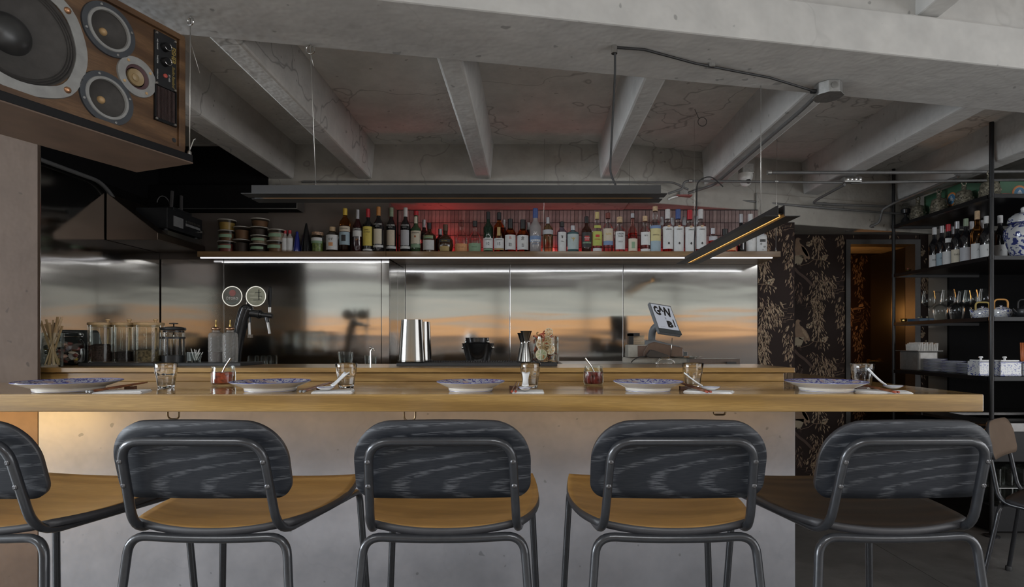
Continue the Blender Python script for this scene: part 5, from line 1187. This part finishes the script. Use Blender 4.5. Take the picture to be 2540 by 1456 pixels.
# chilli jars
sauce = plain('chilli_oil', (.34, .05, .014), .18, 0, .7, 60, .5); sauce2 = plain('dark_chilli', (.16, .016, .014), .18, 0, .8, 60, .5)
for px, Y, sm_, tilt, nm in ((554, 2.33, sauce, .45, 'glass jar of red chilli oil with spoon between the two left plates'), (1472, 2.35, sauce2, -.50, 'glass jar of dark chilli crisp with spoon between the two right plates')):
    t = thing('chilli_jar', nm, 'jar', (wx(px, Y), Y, BZ), group='chilli jars'); r = .0465 if px < 1000 else .042; k = .078
    MB().lathe([(r * .86, 0), (r * .96, .004), (r, .012), (r, k * .72), (r * .97, k * .78), (r * .92, k * .82), (r * .92, k * .96), (r * .95, k * .98), (r * .95, k), (r * .88, k), (r * .86, k * .82), (r * .93, k * .72), (r * .93, .012), (r * .8, .006), (0, .006)], 36).build('glass', clear, t)
    MB().lathe([(r * .80, .0065), (r * .925, .0125), (r * .925, k * .70), (0, k * .70)], 32).build('sauce', sm_, t)
    dx = .075 * math.sin(tilt)
    MB().tube([(-dx * .3, 0, k * .5), (dx * .25, .0, k * 1.0), (dx * .95, .0, k * 1.42)], [.0028, .003, .0042], 8).build('spoon_handle', steel_plain, t)

# ================================================================= OPEN SHELVING, RIGHT
SX, Y0, Y1 = 2.92, 3.60, 4.57
sv_ = thing('shelving_unit', 'black steel open shelving rack with posts up to the ceiling', 'shelving unit')
ZSH = [2.166, 1.775, 1.388, 1.010]
for (x, y) in ((SX, Y0), (SX, Y1)):
    pst_ = MB().tube([(x, y, 0), (x, y, ZS)], .0130, 12).build('post', black_metal, sv_)
    MB().lathe([(.045, 0), (.045, .006), (.02, .010)], 16, T(x, y, .0005)).build('foot_plate', black_metal, pst_)
    for z in ZSH[:]: MB().lathe([(.016, -.012), (.016, .012)], 12, T(x, y, z - .01)).build('collar', black_metal, pst_)
MB().tube([(4.75, Y0, 0), (4.75, Y0, ZS)], .0130, 12).build('post', black_metal, sv_)
for z in ZSH:
    MB().box(SX + .002, 4.75, Y0 + .01, Y1 - .01, z - .006, z).build('shelf', black_gloss, sv_)
    MB().box(SX - .012, SX + .012, Y0 + .02, Y1 - .02, z - .026, z - .001).box(SX, 4.75, Y0 - .012, Y0 + .009, z - .026, z - .001).box(SX, 3.6, Y1 - .009, Y1 + .010, z - .026, z - .001).build('shelf_frame', black_gloss, sv_)
MB().box(wx(2355, 4.585), 5.2, 4.585, 4.61, 0, 2.13).build('back_panel', black_wall, sv_)
MB().box(SX + .03, 4.75, Y0 + .03, Y1 - .02, 0.02, .18).build('plinth', black_gloss, sv_)
MB().box(SX + .06, 4.75, Y0 + .06, Y1 - .02, .46, .655).build('undercounter', black_gloss, sv_)
snk = thing('steel_sink', 'stainless steel sink worktop below the shelving', 'sink', (0, 0, .70))
sx0, sx1, sy0, sy1 = SX + .03, 4.7, Y0 + .02, Y1 - .03; bx0, bx1, by0, by1 = 3.15, 3.75, 3.78, 4.28
MB().box(sx0, sx1, sy0, by0, -.02, 0).box(sx0, sx1, by1, sy1, -.02, 0).box(sx0, bx0, by0, by1, -.02, 0).box(bx1, sx1, by0, by1, -.02, 0).build('worktop', plain('sink_steel', (.17, .165, .16), .38, 1), snk, bevel=.002)
MB().box(sx0, sx1, sy0 - .002, sy0 + .012, -.04, .012).build('front_lip', plain('sink_steel', (.17, .165, .16), .38, 1), snk)
MB().box(bx0 + .001, bx1 - .001, by0 + .001, by1 - .001, -.0425, -.0405).build('basin', plain('basin_steel', (.14, .14, .135), .35, 1), snk)
# bells
bell_m = plain('pewter', (.20, .185, .14), .38, .5, .8, 75, 0, .5, .9)
for px, Y, h_, w_, nm in ((2277, 4.40, 62, 38, 'ornate pewter bell on the top shelf, farthest from the front'), (2326, 4.17, 64, 42, 'ornate pewter bell with reddish streak, second from the back of the top shelf'), (2391, 3.95, 67, 44, 'ornate pewter bell in front of the green carton, third along the top shelf'), (2455, 3.74, 72, 50, 'ornate pewter bell behind the front post of the top shelf')):
    k = Y / F; hh = h_ * k; r = w_ * k / 2
    t = thing('temple_bell', nm, 'bell', (max(wx(px, Y), SX + .03 + r * .75), Y, ZSH[0] + .0005), group='pewter bells on the top shelf')
    MB().lathe([(r, 0), (r * .97, .006), (r * .90, hh * .16), (r * .82, hh * .36), (r * .77, hh * .50), (r * .68, hh * .57), (r * .42, hh * .61), (r * .24, hh * .63)], 28).build('body', bell_m, t)
    MB().lathe([(r * .26, hh * .62), (r * .20, hh * .68), (r * .27, hh * .72), (r * .20, hh * .76), (r * .24, hh * .80), (r * .14, hh * .83)], 16).build('neck', bell_m, t)
    MB().tube(circle((0, 0, hh * .90), hh * .085, 16, 'Y'), hh * .022, 6, True).build('ring', bell_m, t)
    for q in (.13, .42): MB().tube(circle((0, 0, hh * q), r * (.93 if q < .3 else .81), 24), .002, 6, True).build('relief_band', bell_m, t)
    for a in range(8): MB().ball((r * .82 * math.cos(a * PI / 4), r * .82 * math.sin(a * PI / 4), hh * .29), .0075, 8, (1, 1, 1.9)).build('relief_boss', bell_m, t)
o = thing('oil_lamp', 'small dark metal oil lamp with glass at the back end of the top shelf', 'lamp', (SX + .05, 4.50, ZSH[0] + .0005))
MB().lathe([(.016, 0), (.034, .012), (.030, .03), (.010, .055), (.010, .075), (.030, .082), (.034, .11), (.028, .118)], 20).build('base', black_metal, o)
MB().lathe([(.024, .118), (.030, .135), (.024, .155), (.018, .16)], 18).build('glass', clear_grey, o)
# green beer cartons
gcar = plain('carton_green', (.045, .125, .07), .6, 0, .1, 10); ring_o = plain('carton_orange', (.50, .16, .05), .6); cblue = plain('carton_blue', (.06, .17, .30), .6)
for (x0, x1, ya, yb, h_, nm) in ((3.075, 3.36, 4.06, 4.44, .198, 'green beer carton with round red and blue badge, behind the bells'), (3.105, 3.52, 3.76, 4.03, .125, 'green beer carton with round badge, at the right edge of the top shelf')):
    t = thing('beer_carton', nm, 'carton', (x0, ya, ZSH[0] + .0005), group='green beer cartons')
    MB().box(0, x1 - x0, 0, yb - ya, 0, h_).build('box', gcar, t, bevel=.002)
    zc_ = .105 if ya > 4 else .048
    for side in (0, 1):
        Tm = (T(.13, -.0005, zc_) @ RX(PI / 2)) if side == 0 else (T(-.0005, .09, zc_) @ RY(-PI / 2) @ RZ(-PI / 2))
        MB().lathe([(.050, 0), (.050, .0008), (0, .0008)], 32, Tm).build('badge_ring', ring_o, t)
        MB().lathe([(.040, .0008), (.040, .0013), (0, .0013)], 32, Tm).build('badge_gold', plain('carton_gold', (.52, .36, .12), .5), t)
        MB().lathe([(.037, .0013), (.037, .0018), (0, .0018)], 32, Tm).build('badge_centre', cblue, t)
        for q in range(4): MB().prism([(-.022 + q * .005, -.012 + q * .009), (.022 - q * .005, -.012 + q * .009), (.019 - q * .005, -.007 + q * .009), (-.019 + q * .005, -.007 + q * .009)], .0018, .0023, Tm).build('badge_pagoda', white_ink, t)
    MB().box(.015, .065, -.0012, -.0004, .004, .045).build('red_print', plain('carton_red', (.40, .04, .03), .6), t)
# wine bottles
WG = 'wine bottles on the second shelf'
def wine(nm, px, Y, top, cap, lab, txt=None, g=dark, blue=False, base=1):
    z = ZSH[1] + .0005
    t = bottle(nm, px, top, .076 / 2 , g, cap, [(lab, .06, .36, 1.2)] + ([(Lw, .56, .66, .6)] if blue else []), [(txt, ink, .24, .014)] if txt else [], Y, .56, .74, .36, .17, None, .5, z, 'wine_bottle', WG)
    if t.location.x < SX + .055: t.location.x = SX + .055
    t.rotation_euler = (0, 0, -.8 * math.atan2(t.location.x, Y))
    return t
wines = [('red wine bottle with plain white label, farthest back on the second shelf', 2318, 4.37, 564, cW, Lw, 'DELIA', dark), ('red wine bottle with pale blue label lettered HOC', 2336, 4.26, 560, cS, Lpale, 'HOC', dark),
         ('red wine bottle with red capsule and small oval neck label', 2352, 4.16, 556, cR, Lw, None, dark), ('red wine bottle with square cream label lettered TARCH', 2374, 4.08, 549, cS, Lc, 'TARCH', dark),
         ('red wine bottle with pale green capsule and grey label', 2396, 4.00, 542, cG, Lg, None, dark), ('amber wine bottle with cork top and white label with black figure', 2424, 3.92, 523, cC, Lw, '人', amber),
         ('red wine bottle with white capsule left of the front post', 2447, 3.84, 536, cW, Lw, 'b', dark), ('red wine bottle with white capsule and red figure right of the front post', 2481, 3.90, 534, cW, Lw, '人', dark)]
for (nm, px, Y, tp_, cp_, lb, tx, g) in wines: wine(nm, px, Y, tp_, cp_, lb, tx, g, blue=(px == 2352))
for (nm, px, Y, tp_) in (('red wine bottle in the back row behind the blue label', 2366, 4.36, 562), ('red wine bottle in the back row behind the grey label', 2410, 4.24, 549), ('red wine bottle in the back row behind the cork topped one', 2437, 4.30, 546)):
    wine(nm, px, Y, tp_, cS, Lg)
o = thing('candle_dish', 'tiny brass dish with red candle at the back of the second shelf', 'dish', (SX + .035, 4.45, ZSH[1] + .0005))
MB().lathe([(.012, 0), (.018, .004), (.022, .018), (.026, .02), (.020, .016), (0, .008)], 18).build('dish', brass, o); MB().lathe([(.006, .008), (.006, .03), (0, .031)], 10).build('candle', plain('candle_red', (.25, .05, .04), .5), o)
# ginger jar
o = thing('ginger_jar', 'large blue and white porcelain ginger jar with lid on the second shelf', 'jar', (3.20, 3.69, ZSH[1] + .0005))
rj_ = .105
MB().lathe([(rj_ * .60, 0), (rj_ * .64, .02), (rj_ * .86, .09), (rj_, .145), (rj_ * .96, .185), (rj_ * .74, .214), (rj_ * .62, .22), (rj_ * .62, .232)], 40).build('body', china('jar_china', (.60, .62, .64), (.035, .05, .20), 27, .53), o)
MB().lathe([(rj_ * .78, .228), (rj_ * .80, .234), (rj_ * .72, .262), (rj_ * .45, .288), (rj_ * .14, .296), (rj_ * .13, .305)], 36).build('lid', china('lid_china', (.66, .68, .70), (.035, .05, .22), 30, .57), o)
MB().ball((0, 0, .315), .016, 12).build('lid_knob', white_cer, o)
for z_, q in ((.222, .72), (.012, .64)): MB().tube(circle((0, 0, z_), rj_ * q, 32), .0025, 6, True).build('blue_band', plain('rim_blue', (.05, .06, .24), .2), o)
# wine glasses
def goblet(nm, px, Y, h_, r, inv=False, z=ZSH[2] + .0005, grp='wine glasses on the third shelf'):
    x = max(wx(px, Y), SX + .05)
    t = thing('wine_glass', nm, 'glass', (x, Y, z), group=grp)
    bowl = [(.004, h_ * .42), (r * .55, h_ * .46), (r * .92, h_ * .54), (r, h_ * .62), (r * .92, h_ * .80), (r * .76, h_)]
    stem = [(.036, 0), (.035, .002), (.008, .006), (.0038, .012), (.0038, h_ * .38), (.004, h_ * .42)]
    if inv: bowl = [(a, h_ - b) for a, b in bowl]; stem = [(a, h_ - b) for a, b in stem]
    MB().lathe(bowl, 24).build('bowl', clear, t) if False else None
    b_ = MB().lathe(bowl, 24); b_.f = [f for f in b_.f if len(f) < 10]; b_.sm = b_.sm[:len(b_.f)]; b_.mi = b_.mi[:len(b_.f)]; b_.build('bowl', clear, t)
    MB().lathe(stem, 20).build('stem_and_foot', clear_grey, t)
for (nm, px, Y, h_, r, inv) in (('upright wine glass nearest the doorway', 2298, 4.24, .225, .046, False), ('upturned wine glass second from the doorway', 2327, 4.12, .205, .046, True), ('upright wine glass third from the doorway', 2350, 4.04, .215, .048, False), ('upturned wine glass at the middle of the glasses', 2372, 3.96, .200, .047, True),
                              ('upright wine glass right of the middle', 2392, 4.18, .22, .046, False), ('upright wine glass beside the small teapot', 2408, 4.06, .215, .048, False), ('upturned wine glass behind the small teapot', 2424, 4.14, .21, .046, True), ('upright wine glass in the back right corner behind the teapot', 2446, 4.02, .22, .046, False)):
    goblet(nm, px, Y, h_, r, inv)
o = thing('blue_box', 'flat dark blue box with trinkets at the back of the third shelf', 'box', (SX + .06, 4.36, ZSH[2] + .0005))
MB().box(-.03, .08, -.05, .09, 0, .022).build('box', plain('box_blue', (.03, .07, .12), .5), o, bevel=.002)
for x, y in ((0, 0), (.03, .02), (.05, -.02)): MB().ball((x, y, .030), .010, 8).build('trinket', bell_m, o)
o = thing('brass_cup', 'tiny brass cup at the back corner of the third shelf', 'cup', (SX + .03, 4.49, ZSH[2] + .0005))
MB().lathe([(.014, 0), (.022, .006), (.020, .020), (.024, .026), (.019, .024), (0, .01)], 18).build('cup', brass, o)
for s in (-1, 1): MB().tube(circle((s * .024, 0, .016), .007, 10, 'Y'), .0016, 5, True).build('ear', brass, o)
def teapot(nm, x, Y, r, m, hm, hh, spout=1):
    t = thing('teapot', nm, 'teapot', (x, Y, ZSH[2] + .0005), group='teapots on the third shelf')
    MB().lathe([(r * .62, 0), (r * .9, .012), (r, r * .55), (r * .92, r * .92), (r * .55, r * 1.15)], 28).build('body', m, t)
    MB().lathe([(r * .55, r * 1.14), (r * .5, r * 1.2), (r * .1, r * 1.26), (r * .1, r * 1.32), (r * .16, r * 1.38), (0, r * 1.44)], 20).build('lid', m, t)
    MB().tube([(spout * r * .85, 0, r * .5), (spout * r * 1.2, 0, r * .75), (spout * r * 1.38, 0, r * 1.0)], [r * .2, r * .14, r * .09], 10).build('spout', m, t)
    MB().tube(fillet([(-r * .75, 0, r * .98), (-r * .78, 0, r * hh), (r * .78, 0, r * hh), (r * .75, 0, r * .98)], r * .5, 6), .0055, 8).build('handle', hm, t)
teapot('small blue and white teapot with yellow cane handle left of the front post', wx(2437, 3.92), 3.92, .062, blue_china, plain('cane', (.40, .30, .09), .5), 1.85, -1)
teapot('blue and white teapot with orange bamboo handle right of the front post', wx(2486, 3.76), 3.77, .060, blue_china, plain('bamboo_orange', (.55, .27, .07), .5), 2.05, -1)
teapot('squat black iron teapot at the right picture edge', 3.165, 3.640, .056, black_metal, black_metal, 2.0, -1)
# steel pan, napkin holder, plates and ceramic boxes on the fourth shelf
z4 = ZSH[3] + .0005
o = thing('steel_pan', 'deep steel gastronorm pan holding folded paper at the back of the fourth shelf', 'pan', (SX + .09, 4.42, z4))
MB().prism([(-.065, -.11), (.085, -.11), (.085, .12), (-.065, .12)], 0, .150).build('pan', plain('pan_steel', (.25, .24, .225), .42, .5), o, bevel=.012)
MB().box(-.085, .105, -.13, .135, .150, .154).build('rim', plain('pan_steel', (.25, .24, .225), .42, .5), o)
for i in range(12): MB().box(-.045 + i * .0105, -.038 + i * .0105, -.10, .05, .1545, .205 + .006 * (i % 3), RY(.04 * (i - 6) * .3)).build('folded_paper', paper, o)
for i, (px, Y, n, r, nm) in enumerate(((2318, 4.24, 9, .075, 'leftmost plate stack'), (2356, 4.06, 8, .075, 'middle plate stack'), (2392, 3.90, 7, .078, 'front plate stack'))):
    for q in range(n):
        t = thing('side_plate', 'white blue edged plate, number %s from the bottom of the %s' % (['one', 'two', 'three', 'four', 'five', 'six', 'seven', 'eight', 'nine'][q], nm), 'plate', (max(wx(px, Y), SX + .10) + .002 * math.sin(q * 2), Y, z4 + q * .0105), group='plates in the ' + nm)
        MB().lathe([(r * .55, 0), (r * .6, .002), (r, .0085), (r, .010), (r * .58, .0045), (0, .004)], 28).build('dish', white_cer, t)
        MB().tube(circle((0, 0, .0096), r, 28), .0009, 4, True).build('blue_edge', plain('rim_blue', (.05, .06, .24), .2), t)
for i, (x, Y, w_, nm) in enumerate(((wx(2436, 3.70), 3.70, .10, 'blue and white lidded ceramic box behind the front post'), (wx(2495, 3.66), 3.66, .135, 'blue and white lidded ceramic box right of the front post'), (wx(2545, 3.66), 3.66, .09, 'blue and white ceramic box holding red sticks at the right picture edge'))):
    t = thing('ceramic_box', nm, 'ceramic box', (x, Y, z4), group='blue and white ceramic boxes')
    MB().box(-w_ / 2, w_ / 2, -.04, .06, 0, .095).build('body', blue_china, t, bevel=.004)
    for zz in (.006, .086): MB().box(-w_ / 2 - .0006, w_ / 2 + .0006, -.0408, -.04, zz, zz + .005).build('blue_border', plain('rim_blue', (.05, .06, .24), .2), t)
    if i < 2:
        MB().box(-w_ / 2 + .008, w_ / 2 - .008, -.034, .054, .0955, .104).build('lid', white_cer, t, bevel=.003)
        MB().lathe([(.007, .104), (.006, .112), (.013, .118), (.010, .126), (0, .128)], 12, T(0, .01, 0)).build('knob', white_cer, t)
    else:
        for q in range(9): MB().tube([(-.03 + q * .007, .0, .05), (-.035 + q * .010, 0, .215)], .004, 6).build('red_stick', plain('red_stick', (.42, .12, .04), .45), t)
# hanging glasses in the undercounter: rack of tumblers
gl_me = MB().lathe([(.030, 0), (.031, .004), (.034, .11), (.032, .11), (.029, .006), (0, .006)], 14).mesh('body', [clear_grey])
for r in range(2):
    for c in range(8):
        for q in range(2):
            t = thing('stored_tumbler', 'clear tumbler in the base cabinet, %s %s row, %s from the left post' % (['lower', 'upper'][r], ['front', 'back'][q], ['first', 'second', 'third', 'fourth', 'fifth', 'sixth', 'seventh', 'eighth'][c]), 'glass', (SX + .09 + c * .078, Y0 + .075 + q * .078, .181 + r * .125), group='tumblers stored in the base cabinet')
            o = bpy.data.objects.new('body', gl_me); C.objects.link(o); o.parent = t
    if r == 0:
        MB().box(SX + .04, SX + .72, Y0 + .035, Y0 + .20, .2925, .2975).build('glass_rack', steel_dull, sv_)
